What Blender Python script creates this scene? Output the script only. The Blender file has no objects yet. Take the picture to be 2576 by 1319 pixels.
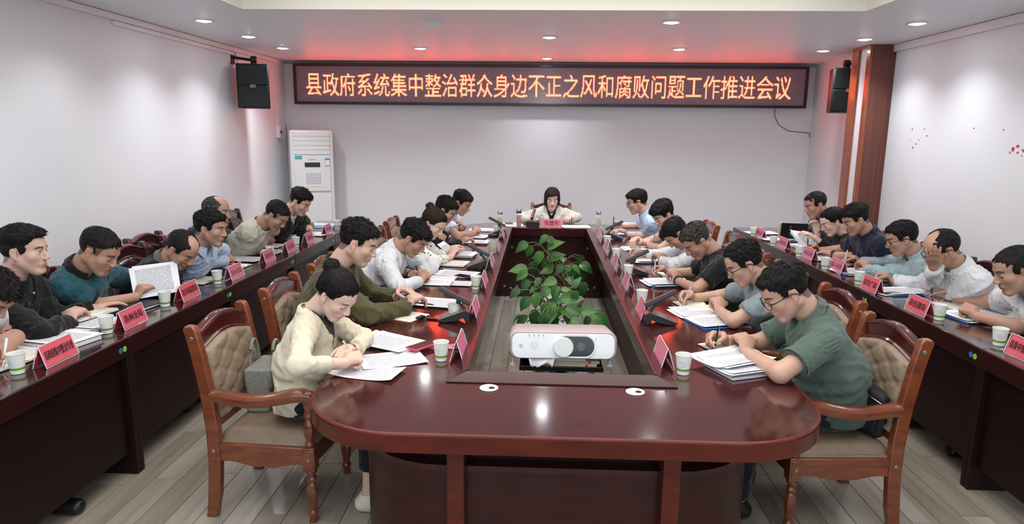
import bpy, math, random
import numpy as np
from mathutils import Vector, Matrix
random.seed(7)
rng = np.random.default_rng(7)
S = bpy.context.scene
COL = S.collection
pi = math.pi

# ---------------------------------------------------------------- camera
FPX, CX, CY, HCAM = 1720., 1288., 659.5, 1.80
PITCH, YAW, ROLL = math.radians(10.7), math.radians(2.3), math.radians(.6)
_f = np.array([-math.sin(YAW)*math.cos(PITCH), math.cos(YAW)*math.cos(PITCH), -math.sin(PITCH)])
_r = np.array([math.cos(YAW), math.sin(YAW), 0.])
_u = np.cross(_r, _f)
R_ = math.cos(ROLL)*_r + math.sin(ROLL)*_u
U_ = -math.sin(ROLL)*_r + math.cos(ROLL)*_u

def P(px, py, z=None, Y=None, X=None):
    """the place on a plane of the room that was measured at this pixel of the photograph"""
    d = (px-CX)/FPX*R_ + (CY-py)/FPX*U_ + _f
    t = (z-HCAM)/d[2] if z is not None else (Y/d[1] if Y is not None else X/d[0])
    return np.array([0, 0, HCAM]) + t*d

cam_d = bpy.data.cameras.new('camera')
cam = bpy.data.objects.new('camera', cam_d)
COL.objects.link(cam)
cam_d.sensor_width = 36
cam_d.lens = FPX/2576*36
cam_d.clip_start = .05
cam.matrix_world = Matrix(((R_[0], U_[0], -_f[0], 0), (R_[1], U_[1], -_f[1], 0), (R_[2], U_[2], -_f[2], HCAM), (0, 0, 0, 1)))
S.camera = cam

# ---------------------------------------------------------------- world, view, room light
S.view_settings.view_transform = 'Standard'
S.view_settings.look = 'None'
S.view_settings.gamma = 1
S.view_settings.use_curve_mapping = False
S.view_settings.exposure = 0.26
w = bpy.data.worlds.new('world')
S.world = w
w.use_nodes = True
w.node_tree.nodes['Background'].inputs[0].default_value = (.80, .88, 1.0, 1)
w.node_tree.nodes['Background'].inputs[1].default_value = 0.32

def area(name, loc, size, power, col, rot=(0, 0, 0), size_y=None):
    l = bpy.data.lights.new(name, 'AREA')
    l.energy = power
    l.color = col
    l.size = size
    if size_y:
        l.shape = 'RECTANGLE'
        l.size_y = size_y
    o = bpy.data.objects.new(name, l)
    o.location = loc
    o.rotation_euler = rot
    COL.objects.link(o)
    return o
# one unseen lamp added in the ceiling coffer as soft light over the tables
area('coffer_fill', (.05, 2.6, 2.98), 4.2, 160, (1, .97, .93), size_y=5.4)
# bluish fill lamp added at the camera's end of the room, as assumed daylight
area('camera_end_fill', (0, -1.6, 1.7), 6.0, 62, (.82, .91, 1), rot=(math.radians(90), 0, 0), size_y=2.0)
LAMP_POWER = 20.0
LAMP_COLOUR = (.93, .97, 1.0)

# ---------------------------------------------------------------- materials
MATS = {}
def mat(name, col=(.8, .8, .8), rough=.5, metal=0, spec=.5, coat=0, emit=None, estr=0, trans=0, alpha=1,
        noise=None, bump=None, sheen=0, attr=None, ior=1.45):
    """noise=(scale xyz, second colour, contrast) mixes a second colour in; bump=(scale, strength)"""
    if name in MATS:
        return MATS[name]
    m = bpy.data.materials.new(name)
    m.use_nodes = True
    nt = m.node_tree
    b = nt.nodes['Principled BSDF']
    I = b.inputs
    I['Base Color'].default_value = (*col, 1)
    I['Roughness'].default_value = rough
    I['Metallic'].default_value = metal
    I['Specular IOR Level'].default_value = spec
    I['Coat Weight'].default_value = coat
    I['Coat Roughness'].default_value = .09
    I['IOR'].default_value = ior
    I['Transmission Weight'].default_value = trans
    I['Alpha'].default_value = alpha
    if sheen:
        I['Sheen Weight'].default_value = sheen
    if emit:
        I['Emission Color'].default_value = (*emit, 1)
        I['Emission Strength'].default_value = estr
    tc = nt.nodes.new('ShaderNodeTexCoord')
    if noise:
        sc, c2, lo, hi = noise
        mp = nt.nodes.new('ShaderNodeMapping')
        mp.inputs['Scale'].default_value = sc
        nt.links.new(tc.outputs['Object'], mp.inputs['Vector'])
        nz = nt.nodes.new('ShaderNodeTexNoise')
        nz.inputs['Scale'].default_value = 1
        nz.inputs['Detail'].default_value = 5
        nt.links.new(mp.outputs[0], nz.inputs['Vector'])
        rp = nt.nodes.new('ShaderNodeValToRGB')
        rp.color_ramp.elements[0].position = lo
        rp.color_ramp.elements[1].position = hi
        rp.color_ramp.elements[0].color = (*col, 1)
        rp.color_ramp.elements[1].color = (*c2, 1)
        nt.links.new(nz.outputs[0], rp.inputs[0])
        nt.links.new(rp.outputs[0], I['Base Color'])
    if attr:
        at = nt.nodes.new('ShaderNodeAttribute')
        at.attribute_name = attr
        nt.links.new(at.outputs['Color'], I['Base Color'])
    if bump:
        nz = nt.nodes.new('ShaderNodeTexNoise')
        nz.inputs['Scale'].default_value = bump[0]
        nz.inputs['Detail'].default_value = 4
        nt.links.new(tc.outputs['Object'], nz.inputs['Vector'])
        bp = nt.nodes.new('ShaderNodeBump')
        bp.inputs['Strength'].default_value = bump[1]
        bp.inputs['Distance'].default_value = .01
        nt.links.new(nz.outputs[0], bp.inputs['Height'])
        nt.links.new(bp.outputs[0], I['Normal'])
    MATS[name] = m
    return m

def text_paper(name, base, ink, rows, lo=.06, hi=.94, rough=.7, words=.41):
    """printed lines: rows of broken dark strokes laid in UV space"""
    if name in MATS:
        return MATS[name]
    m = mat(name, base, rough)
    nt = m.node_tree
    b = nt.nodes['Principled BSDF']
    uv = nt.nodes.new('ShaderNodeUVMap')
    sp = nt.nodes.new('ShaderNodeSeparateXYZ')
    nt.links.new(uv.outputs[0], sp.inputs[0])
    def M(op, a, c=None, v=None):
        n = nt.nodes.new('ShaderNodeMath')
        n.operation = op
        nt.links.new(a, n.inputs[0])
        if c is not None:
            nt.links.new(c, n.inputs[1])
        elif v is not None:
            n.inputs[1].default_value = v
        return n.outputs[0]
    fr = M('FRACT', M('MULTIPLY', sp.outputs[1], v=rows))
    line = M('MULTIPLY', M('GREATER_THAN', fr, v=.35), M('LESS_THAN', fr, v=.85))
    mp = nt.nodes.new('ShaderNodeMapping')
    mp.inputs['Scale'].default_value = (38, rows, 1)
    nt.links.new(uv.outputs[0], mp.inputs[0])
    nz = nt.nodes.new('ShaderNodeTexNoise')
    nz.inputs['Scale'].default_value = 1.3
    nz.inputs['Detail'].default_value = 2
    nt.links.new(mp.outputs[0], nz.inputs[0])
    line = M('MULTIPLY', line, M('GREATER_THAN', nz.outputs[0], v=words))
    for ax in (0, 1):
        line = M('MULTIPLY', line, M('GREATER_THAN', sp.outputs[ax], v=lo+.05))
        line = M('MULTIPLY', line, M('LESS_THAN', sp.outputs[ax], v=hi-.03))
    mx = nt.nodes.new('ShaderNodeMix')
    mx.data_type = 'RGBA'
    mx.inputs[6].default_value = (*base, 1)
    mx.inputs[7].default_value = (*ink, 1)
    nt.links.new(line, mx.inputs[0])
    nt.links.new(mx.outputs[2], b.inputs['Base Color'])
    return m

# ---------------------------------------------------------------- object helpers
def link(o, parent=None):
    COL.objects.link(o)
    if parent is not None:
        o.parent = parent
    return o

def tag(o, label, cat, group=None, kind=None):
    if label: o['label'] = label
    if cat: o['category'] = cat
    if group: o['group'] = group
    if kind: o['kind'] = kind
    return o

def empty(name, loc=(0, 0, 0), rz=0.0, label=None, cat=None, group=None):
    o = bpy.data.objects.new(name, None)
    o.location = loc
    o.rotation_euler = (0, 0, rz)
    o.empty_display_size = .1
    link(o)
    return tag(o, label, cat, group)

def copy_tree(o, parent=None):
    c = o.copy()
    COL.objects.link(c)
    c.parent = parent
    if parent is not None:
        c.matrix_parent_inverse = o.matrix_parent_inverse.copy()
    for ch in o.children:
        copy_tree(ch, c)
    return c

class MB:
    """collects verts and faces, then becomes one mesh object"""
    def __init__(s):
        s.v = []; s.f = []; s.uv = {}; s.mi = []; s.cm = 0
    def add(s, vs, fs, uvs=None):
        n = len(s.v)
        s.v.extend([tuple(map(float, v)) for v in vs])
        for i, f in enumerate(fs):
            if uvs is not None:
                s.uv[len(s.f)] = [uvs[j] for j in f]
            s.f.append(tuple(n+j for j in f))
            s.mi.append(s.cm)
        return s
    def box(s, lo, hi):
        x0, y0, z0 = lo; x1, y1, z1 = hi
        return s.add([(x0, y0, z0), (x1, y0, z0), (x1, y1, z0), (x0, y1, z0), (x0, y0, z1), (x1, y0, z1), (x1, y1, z1), (x0, y1, z1)],
                     [(3, 2, 1, 0), (4, 5, 6, 7), (0, 1, 5, 4), (1, 2, 6, 5), (2, 3, 7, 6), (3, 0, 4, 7)])
    def lathe(s, prof, c=(0, 0, 0), n=16, flute=None):
        vs = []; fs = []
        for (r, z) in prof:
            for i in range(n):
                a = 2*pi*i/n
                rr = r
                if flute and flute[0] < z < flute[1]:
                    rr = r*(1-.12*(i % 2))
                vs.append((c[0]+rr*math.cos(a), c[1]+rr*math.sin(a), c[2]+z))
        m = len(prof)
        for j in range(m-1):
            for i in range(n):
                k = (i+1) % n
                fs.append((j*n+i, j*n+k, (j+1)*n+k, (j+1)*n+i))
        fs.append(tuple(range(n-1, -1, -1)))
        fs.append(tuple((m-1)*n+i for i in range(n)))
        return s.add(vs, fs)
    def loft(s, rings, closed=True, caps=True):
        n = len(rings[0]); vs = [p for r in rings for p in r]; fs = []
        for j in range(len(rings)-1):
            for i in range(n if closed else n-1):
                k = (i+1) % n
                fs.append((j*n+i, j*n+k, (j+1)*n+k, (j+1)*n+i))
        if caps and closed:
            fs.append(tuple(range(n-1, -1, -1)))
            fs.append(tuple((len(rings)-1)*n+i for i in range(n)))
        return s.add(vs, fs)
    def tube(s, pts, r, n=8, up=(0, 0, 1), sx=1, sy=1, caps=True):
        """r: number or list; sx, sy stretch the section sideways and along up"""
        pts = [np.array(p, float) for p in pts]
        rings = []
        for i, p in enumerate(pts):
            a = pts[max(i-1, 0)]; b = pts[min(i+1, len(pts)-1)]
            t = b-a; t = t/(np.linalg.norm(t)+1e-9)
            u = np.array(up, float)
            if abs(t@u) > .95: u = np.array((1., 0, 0)) if abs(t[0]) < .9 else np.array((0, 1., 0))
            x = np.cross(t, u); x /= np.linalg.norm(x)
            y = np.cross(x, t)
            rr = r[i] if isinstance(r, (list, tuple)) else r
            rings.append([p+rr*(sx*math.cos(2*pi*k/n+pi/n)*x+sy*math.sin(2*pi*k/n+pi/n)*y) for k in range(n)])
        return s.loft(rings, True, caps)
    def prism(s, poly, axis, a, b):
        """poly: 2D points; axis: 0/1/2 extruded from a to b; polygon coords fill the other axes in order"""
        def mk(p, t):
            q = list(p); q.insert(axis, t); return q
        n = len(poly)
        vs = [mk(p, a) for p in poly]+[mk(p, b) for p in poly]
        fs = [tuple(range(n-1, -1, -1)), tuple(range(n, 2*n))]
        fs += [(i, (i+1) % n, n+(i+1) % n, n+i) for i in range(n)]
        return s.add(vs, fs)
    def grid(s, fn, nu, nv, flip=False):
        vs = []; uvs = []
        for j in range(nv+1):
            for i in range(nu+1):
                vs.append(fn(i/nu, j/nv)); uvs.append((i/nu, j/nv))
        fs = []
        for j in range(nv):
            for i in range(nu):
                q = (j*(nu+1)+i, j*(nu+1)+i+1, (j+1)*(nu+1)+i+1, (j+1)*(nu+1)+i)
                fs.append(q[::-1] if flip else q)
        return s.add(vs, fs, uvs)
    def mesh(s, name, mats):
        me = bpy.data.meshes.new(name)
        me.from_pydata(s.v, [], s.f)
        for m in (mats if isinstance(mats, (list, tuple)) else [mats]):
            me.materials.append(m)
        if any(s.mi):
            me.polygons.foreach_set('material_index', s.mi)
        if s.uv:
            ul = me.uv_layers.new(name='UVMap')
            for fi, c in s.uv.items():
                p = me.polygons[fi]
                for k, li in enumerate(p.loop_indices):
                    ul.data[li].uv = c[k]
        return me
    def obj(s, name, mats, parent=None, loc=None, rz=0, smooth=False, bevel=0, fix=False, seg=2):
        me = s.mesh(name, mats)
        if fix:
            import bmesh
            bm = bmesh.new(); bm.from_mesh(me); bmesh.ops.recalc_face_normals(bm, faces=bm.faces); bm.to_mesh(me); bm.free()
        if smooth:
            me.shade_smooth()
            try: me.set_sharp_from_angle(angle=math.radians(smooth if smooth is not True else 50))
            except Exception: pass
        o = bpy.data.objects.new(name, me)
        if loc is not None: o.location = loc
        if rz: o.rotation_euler = (0, 0, rz)
        link(o, parent)
        if bevel:
            b = o.modifiers.new('bevel', 'BEVEL')
            b.width = bevel; b.segments = seg; b.limit_method = 'ANGLE'; b.angle_limit = math.radians(40)
            if not smooth:
                me.shade_smooth()
                try: me.set_sharp_from_angle(angle=math.radians(35))
                except Exception: pass
        return o

def lettering(name, text, size, mats, parent, loc, rot, bold=0.0, extrude=.0006, stretch=1.0, align='CENTER', width=1.0, spacing=1.0):
    cu = bpy.data.curves.new(name, 'FONT')
    cu.body = text; cu.size = size; cu.offset = bold; cu.extrude = extrude
    cu.align_x = align; cu.align_y = 'CENTER'; cu.resolution_u = 3
    cu.space_character = spacing
    tmp = bpy.data.objects.new('tmp', cu)
    COL.objects.link(tmp)
    dg = bpy.context.evaluated_depsgraph_get()
    me = bpy.data.meshes.new_from_object(tmp.evaluated_get(dg))
    bpy.data.objects.remove(tmp)
    me.name = name
    me.materials.clear()
    me.materials.append(mats)
    n = len(me.vertices)
    co = np.empty(n*3); me.vertices.foreach_get('co', co)
    co = co.reshape(-1, 3)
    if width != 1.0 or stretch != 1.0:
        co[:, 0] *= width; co[:, 1] *= stretch
        me.vertices.foreach_set('co', co.ravel())
    o = bpy.data.objects.new(name, me)
    link(o, parent)
    o.location = loc
    o.rotation_euler = rot
    return o, (co[:, 0].max()-co[:, 0].min() if n else 0)

def pixel_character(name, ch, m, parent, loc, cell, nx_, nz_, thick=.8):
    """one glyph shown by a board of square diodes: nx_ by nz_ cells, lit where the stroke covers the cell"""
    cu = bpy.data.curves.new('tmp', 'FONT'); cu.body = ch; cu.size = 1; cu.align_x = 'CENTER'; cu.align_y = 'CENTER'; cu.resolution_u = 3
    tmp = bpy.data.objects.new('tmp', cu); COL.objects.link(tmp)
    me = bpy.data.meshes.new_from_object(tmp.evaluated_get(bpy.context.evaluated_depsgraph_get()))
    bpy.data.objects.remove(tmp)
    co = np.array([v.co[:2] for v in me.vertices]); me.calc_loop_triangles()
    tris = np.array([t.vertices[:] for t in me.loop_triangles]); bpy.data.meshes.remove(me)
    co = (co-np.array([0, .0]))/np.array([.94, .94])+.5     # one em square into 0..1
    co[:, 1] += -((co[:, 1].max()+co[:, 1].min())/2-.5)*.6
    sub = 3; gx = (np.arange(nx_*sub)+.5)/(nx_*sub); gz = (np.arange(nz_*sub)+.5)/(nz_*sub)
    X, Z = np.meshgrid(gx, gz, indexing='ij'); hit = np.zeros(X.shape, bool)
    for a, b, c in co[tris]:
        x0, x1 = min(a[0], b[0], c[0]), max(a[0], b[0], c[0]); z0, z1 = min(a[1], b[1], c[1]), max(a[1], b[1], c[1])
        i0, i1 = np.searchsorted(gx, [x0, x1]); j0, j1 = np.searchsorted(gz, [z0, z1])
        if i1 <= i0 or j1 <= j0: continue
        x = X[i0:i1, j0:j1]; z = Z[i0:i1, j0:j1]
        d1 = (x-b[0])*(a[1]-b[1])-(a[0]-b[0])*(z-b[1]); d2 = (x-c[0])*(b[1]-c[1])-(b[0]-c[0])*(z-c[1]); d3 = (x-a[0])*(c[1]-a[1])-(c[0]-a[0])*(z-a[1])
        hit[i0:i1, j0:j1] |= ((d1 >= 0) & (d2 >= 0) & (d3 >= 0)) | ((d1 <= 0) & (d2 <= 0) & (d3 <= 0))
    cov = hit.reshape(nx_, sub, nz_, sub).mean((1, 3))
    mb = MB(); g = cell*.06
    for i in range(nx_):
        for j in range(nz_):
            if cov[i, j] > .34:
                x0 = (i-nx_/2)*cell+g; z0 = (j-nz_/2)*cell+g; x1 = x0+cell-2*g; z1 = z0+cell-2*g
                mb.add([(x0, 0, z0), (x1, 0, z0), (x1, 0, z1), (x0, 0, z1)], [(0, 1, 2, 3)])
    o = mb.obj(name, m, parent, loc=loc); o['kind'] = 'stuff'
    return o
# ================================================================ the room
CEIL = 2.75; XL = -3.61; XR = 3.70; YB = 9.75; YF = -1.9
wall_m = mat('wall_paint', (.79, .81, .84), .6, noise=((.9, .9, .9), (.75, .77, .805), .35, .75))
ceil_m = mat('ceiling_paint', (.83, .85, .88), .45, noise=((.5, .5, .5), (.79, .81, .84), .3, .7))
white_m = mat('white_plastic', (.80, .80, .80), .35)
cream_m = mat('cream_paint', (.82, .80, .70), .55)

def structure(o): o['kind'] = 'structure'; return o
structure(MB().box((XL-.15, YF, 0), (XL, YB+.15, CEIL+.3)).obj('wall_left', wall_m))
structure(MB().box((XR, YF, 0), (XR+.15, YB+.15, CEIL+.3)).obj('wall_right', wall_m))
structure(MB().box((XL, YB, 0), (XR, YB+.15, CEIL+.3)).obj('wall_back', wall_m))
# ceiling: a ring around the coffer
TX0, TX1, TY0, TY1 = -2.40, 2.48, -.6, 5.62
cm = MB()
cm.box((XL, YF, CEIL), (TX0, YB, CEIL+.3)); cm.box((TX1, YF, CEIL), (XR, YB, CEIL+.3))
cm.box((TX0, TY1, CEIL), (TX1, YB, CEIL+.3)); cm.box((TX0, YF, CEIL), (TX1, TY0, CEIL+.3))
ce = structure(cm.obj('ceiling', ceil_m))
cf = MB()
cf.box((TX0-.05, TY0, CEIL+.30), (TX1+.05, TY1+.05, CEIL+.36))
cf.obj('coffer_panel', cream_m, ce)
cv = MB()
e = .012
cv.box((TX0-e, TY1-e, CEIL-.006), (TX1+e, TY1+.002, CEIL+.3)); cv.box((TX0, TY0, CEIL-.006), (TX0+e, TY1, CEIL+.3)); cv.box((TX1-e, TY0, CEIL-.006), (TX1, TY1, CEIL+.3))
cv.obj('coffer_side', cream_m, ce)

# laid floor: a slab with planks
wood_f = [mat('floor_plank_%d' % i, c, .26, coat=.25, noise=((14, .9, 14), c2, .35, .72)) for i, (c, c2) in enumerate([
    ((.36, .315, .26), (.245, .205, .165)), ((.40, .36, .305), (.27, .235, .195)), ((.335, .29, .24), (.21, .18, .145)), ((.43, .39, .335), (.30, .26, .22))])]
fl = structure(MB().box((XL, YF, -.12), (XR, YB, -.012)).obj('floor', mat('floor_gap', (.05, .04, .035), .7)))
PW, PL = .135, 1.2
plank_me = []
for m_ in wood_f:
    for v_ in range(1):
        pm = MB(); b_ = .0018
        x0, x1, y0, y1 = 0.0006, PW-.0006, .0006, PL-.0006
        pm.add([(x0, y0, -.012), (x1, y0, -.012), (x1, y1, -.012), (x0, y1, -.012), (x0+b_, y0+b_, 0), (x1-b_, y0+b_, 0), (x1-b_, y1-b_, 0), (x0+b_, y1-b_, 0)],
               [(4, 5, 6, 7), (0, 1, 5, 4), (1, 2, 6, 5), (2, 3, 7, 6), (3, 0, 4, 7)])
        plank_me.append(pm.mesh('plank', m_))
rest = [MB() for _ in wood_f]
npl = 0
for i in range(int((XR-XL)/PW)):
    xx = XL+i*PW
    off = (i*0.47 % 1)*PL
    for j in range(-1, 8):
        yy = j*PL-off+1.6
        if yy+PL > YB or yy < YF: continue
        vis = (1.6 < yy+PL and yy < 6.4 and (-2.3 < xx < -.85 or 1.0 < xx < 2.3)) or (2.7 < yy+PL and yy < 7.4 and -.55 < xx < .75)
        k = random.randrange(4)
        if vis and npl < 290:
            o = bpy.data.objects.new('plank', plank_me[k]); o.location = (xx, yy, 0); link(o, fl); npl += 1
        else:
            rest[k].add([(xx, yy, -.001), (xx+PW-.001, yy, -.001), (xx+PW-.001, yy+PL-.001, -.001), (xx, yy+PL-.001, -.001)], [(0, 1, 2, 3)])
for r_, m_ in zip(rest, wood_f):
    if r_.v:
        o = r_.obj('plank_field', m_, fl); o['kind'] = 'stuff'

# corner pilaster on the right wall: wood sides round a white panel
wood_or = mat('orange_wood', (.30, .075, .028), .28, coat=.4, noise=((30, 30, 1.2), (.20, .045, .018), .35, .7))
wood_br = mat('brown_wood', (.155, .042, .026), .35, coat=.2, noise=((40, 40, .8), (.085, .025, .018), .35, .7))
pc = empty('wall_pilaster', (3.46, 7.6, 0), label='wood-clad pilaster with white inset panel on the right wall', cat='pilaster')
MB().box((0, 0, 0), (.27, .03, CEIL)).obj('wood_panel', wood_br, pc)
MB().box((.0, .03, 0), (.24, .41, CEIL)).obj('core', wall_m, pc)
for y0, y1 in ((.0, .075), (.265, .43)):
    MB().box((-.03, y0-.001, 0), (.0, y1, CEIL)).obj('frame_board', wood_or, pc, bevel=.004)
MB().box((-.03, .075, CEIL-.03), (0, .265, CEIL)).obj('frame_board', wood_or, pc)
MB().box((-.006, .075, 0), (.0, .265, CEIL-.03)).obj('white_panel', mat('panel_white', (.78, .76, .78), .4), pc)

# trunking near the ceiling
tr = structure(MB().box((XL, 1.5, CEIL-.055), (XL+.035, 9.5, CEIL-.004)).box((XL, 5.85, CEIL-.095), (XL+.022, 9.3, CEIL-.058)).obj('trim_1', white_m, bevel=.002))
structure(MB().box((XR-.035, 1.5, CEIL-.075), (XR, 7.6, CEIL-.004)).obj('trim_2', white_m, bevel=.002))
structure(MB().box((XL, YB-.03, CEIL-.035), (XR, YB, CEIL)).obj('trim_3', mat('grey_trim', (.35, .34, .36), .6)))  # plain grey strip along the top of the back wall
cd = empty('cable_conduit', (XL, 9.38, 0), label='white vertical cable conduit with switch box on the left wall by the corner', cat='conduit')
MB().box((0, -.015, 1.86), (.022, .015, CEIL-.09)).obj('channel', white_m, cd)
MB().box((0, -.045, 1.70), (.045, .045, 1.86)).obj('switch_box', white_m, cd, bevel=.006)
MB().box((.045, .0, 1.76), (.06, .025, 1.80)).obj('knob', mat('dark_plastic', (.03, .03, .03), .4), cd)
pp = tag(MB().tube([(XL+.03, YB-.03, 0), (XL+.03, YB-.03, 1.9)], .022, 10).obj('corner_pipe', white_m, smooth=True), 'white pipe running up the far left corner of the room', 'pipe')
# hairline dado line and chipped paint on the walls are thin flakes of real paint
chip = mat('red_chip', (.55, .06, .10), .6)
random.seed(12)
ch = MB()
for (px, py, s) in [(2295, 326, 4), (2325, 325, 3), (2331, 342, 4), (2311, 352, 3), (2450, 323, 3), (2290, 350, 2), (2304, 362, 3), (2524, 327, 3), (2548, 376, 7), (2560, 368, 6), (2540, 384, 4), (2296, 371, 4), (2573, 379, 5), (2352, 322, 2), (2570, 392, 2), (2560, 384, 4)]:
    c = P(px, py, X=XR-.002); r = s*.0026
    n = 7
    pts = []
    for k in range(n):
        a = 2*pi*k/n; q = r*random.uniform(.5, 1.25)
        pts.append((c[0], c[1]+q*math.cos(a)*1.4, c[2]+q*math.sin(a)))
    pts2 = [(p[0]+.0015, p[1], p[2]) for p in pts]
    ch.loft([pts, pts2])
tag(ch.obj('paint_flakes', chip), 'scattered red paint flecks on the right wall', 'flecks', kind='stuff')

# downlights
ring_m = mat('lamp_ring', (.75, .75, .75), .3)
glow_m = mat('lamp_glow', (1, 1, 1), .5, emit=(.93, .97, 1), estr=45)
dl_ring = MB(); n = 24
prof = [(.085, 0), (.088, -.006), (.070, -.010), (.058, -.004), (.055, .0)]
dl_ring.loft([[(r*math.cos(2*pi*i/n), r*math.sin(2*pi*i/n), z) for i in range(n)] for r, z in prof], True, False)
rm = dl_ring.mesh('trim_ring', ring_m); rm.shade_smooth()
gl = MB(); gl.lathe([(.0001, -.016), (.03, -.015), (.048, -.008), (.055, -.001)], n=24)
gm = gl.mesh('bulb', glow_m); gm.shade_smooth()
lights = [(513, 51), (625, 91), (711, 120), (1058, 121), (1382, 93), (1376, 146), (1689, 55), (1709, 123), (2308, 58), (2175, 98), (2071, 127)]
where = ['nearest of the left row of downlights', 'middle downlight of the left row', 'farthest downlight of the left row', 'downlight left of centre before the red sign',
         'bright downlight of the centre pair, the nearer one', 'downlight closest to the red sign, at its middle', 'downlight beside the coffer edge right of centre',
         'downlight right of centre before the red sign', 'nearest downlight of the right row', 'middle downlight of the right row', 'farthest downlight of the right row']
pos = [P(x, y, z=CEIL) for x, y in lights]
extra = [(-3.0, 5.0), (-3.0, 3.8), (-3.0, 2.6), (3.15, 5.0), (3.15, 3.8), (3.15, 2.6)]
for i, p_ in enumerate(pos):
    t = empty('downlight', (p_[0], p_[1], CEIL), label='lit round recessed ' + where[i] if 'downlight' not in where[i] else 'lit ' + where[i], cat='lamp', group='recessed ceiling downlights')
    link(bpy.data.objects.new('trim_ring', rm), t); link(bpy.data.objects.new('bulb', gm), t)
for k_, p_ in enumerate([(a[0], a[1]) for a in pos]+extra):
    l = bpy.data.lights.new('downlight_beam', 'SPOT')
    l.energy = LAMP_POWER*4*(.45 if k_ == 5 else 1.1 if 2 <= k_ <= 7 else .62 if k_ < 11 else .25); l.color = LAMP_COLOUR; l.spot_size = math.radians(125); l.spot_blend = .9; l.shadow_soft_size = .05
    o = bpy.data.objects.new('downlight_beam', l); o.location = (p_[0], p_[1], CEIL-.03); COL.objects.link(o)
# smoke detector
c = P(1088, 55, z=CEIL)
sd = empty('smoke_detector', (c[0], c[1], CEIL), label='white domed smoke detector on the pink-lit ceiling', cat='detector')
MB().lathe([(.08, 0), (.082, -.008), (.06, -.014)], n=24).obj('base_plate', white_m, sd, smooth=True, fix=True)
MB().lathe([(.05, -.012), (.05, -.03), (.04, -.045), (.02, -.052), (.001, -.053)], n=24).obj('dome', white_m, sd, smooth=True, fix=True)

# LED sign -----------------------------------------------------------
SL, SR, ST, SB = -3.43, 3.56, 2.712, 2.165
SY = YB-.14
frame_m = mat('sign_frame', (.03, .018, .02), .3, noise=((3, 3, 3), (.045, .02, .026), .4, .6))
sg = empty('led_sign', ((SL+SR)/2, YB-.06, SB), label='long LED message board with glowing orange characters high on the back wall', cat='sign')
x0, x1, z1 = SL-(SL+SR)/2, SR-(SL+SR)/2, ST-SB
fb = MB(); t_ = .035
for a, b in [((x0, -.10, 0), (x1, .06, t_)), ((x0, -.10, z1-t_), (x1, .06, z1)), ((x0, -.10, t_), (x0+t_, .06, z1-t_)), ((x1-t_, -.10, t_), (x1, .06, z1-t_))]:
    fb.box(a, b)
fb.obj('frame', frame_m, sg, bevel=.004)
led_m = mat('led_module', (.17, .16, .16), .45, noise=((60, 60, 60), (.25, .24, .235), .4, .62))
# weak pink emission added to the unlit modules to tint the board's glow
led_m.node_tree.nodes['Principled BSDF'].inputs['Emission Color'].default_value = (1, .10, .55, 1)
led_m.node_tree.nodes['Principled BSDF'].inputs['Emission Strength'].default_value = .018
nx = 14; mw = (x1-x0-2*t_)/nx; mh = (z1-2*t_)/3
me_ = MB().box((.0008, 0, .0008), (mw-.0008, .02, mh-.0008)).mesh('led_module', led_m)
for i in range(nx):
    for j in range(3):
        o = bpy.data.objects.new('led_module', me_); o.location = (x0+t_+i*mw, -.075, t_+j*mh); link(o, sg)
led_e = mat('led_lit', (.1, .02, .01), .5, emit=(1, .060, .028), estr=12)
msg = '县政府系统集中整治群众身边不正之风和腐败问题工作推进会议'
pitch = 6.62/28
cs = []
for i, chh in enumerate(msg):
    pixel_character('character', chh, led_e, sg, (x0+.160+pitch*(i+.5), -.078, z1/2-.018), .0083, 27, 38)
MB().tube([(x1-.38, .0, 0), (x1-.37, .03, -.1), (x1-.30, .05, -.22), (x1-.16, .055, -.30), (x1+.02, .055, -.315), (x1+.13, .05, -.325)], .004, 6).tube([(x1+.13, .05, -.325), (x1+.16, .05, -.36), (x1+.14, .05, -.385), (x1+.12, .05, -.36), (x1+.14, .05, -.335), (x1+.155, .05, -.40), (x1+.15, .05, -.48)], .004, 6).obj('power_cable', mat('black_rubber', (.01, .01, .01), .5), sg, smooth=True)

# air conditioner ------------------------------------------------------
ac_m = mat('ac_shell', (.74, .74, .73), .3)
AX, AY = -3.14, YB-.27
ac = empty('air_conditioner', (AX-.02, AY-.07, 0), math.radians(21), label='tall white cabinet air conditioner standing in the far left corner', cat='air conditioner')
MB().box((-.285, -.17, 0), (.285, .2, 1.81)).obj('cabinet', ac_m, ac, bevel=.03, seg=4)
MB().box((-.235, -.192, .99), (.235, -.168, 1.475)).box((-.235, -.188, .12), (.235, -.168, .955)).obj('door_panel', ac_m, ac, bevel=.004)
MB().box((-.05, -.1935, 1.412), (.05, -.192, 1.42)).obj('logo_print', mat('logo_grey', (.25, .25, .27), .5), ac)
lv = MB()
for k in range(5):
    MB().box((-.235, -.190, 1.484+k*.0605), (.235, -.165, 1.484+k*.0605+.058)).obj('louvre', ac_m, ac, bevel=.004)
MB().box((-.10, -.196, 1.315), (.10, -.19, 1.378)).obj('display', mat('display_black', (.01, .012, .012), .15), ac, bevel=.004)
for nm, a, b, c_, lb in [('sticker', (.165, 1.325), (.228, 1.435), (.10, .30, .75), 'blue energy sticker'), ('sticker', (-.225, 1.42), (-.13, 1.468), (.05, .42, .42), 'teal round-cornered sticker')]:
    o = MB().box((a[0], -.1940, a[1]), (b[0], -.192, b[1])).obj(nm, mat('sticker_%d' % int(c_[0]*100), c_, .4), ac); o['label'] = lb
MB().box((.168, -.1948, 1.338), (.225, -.1938, 1.408)).obj('sticker_panel', white_m, ac)
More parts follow.
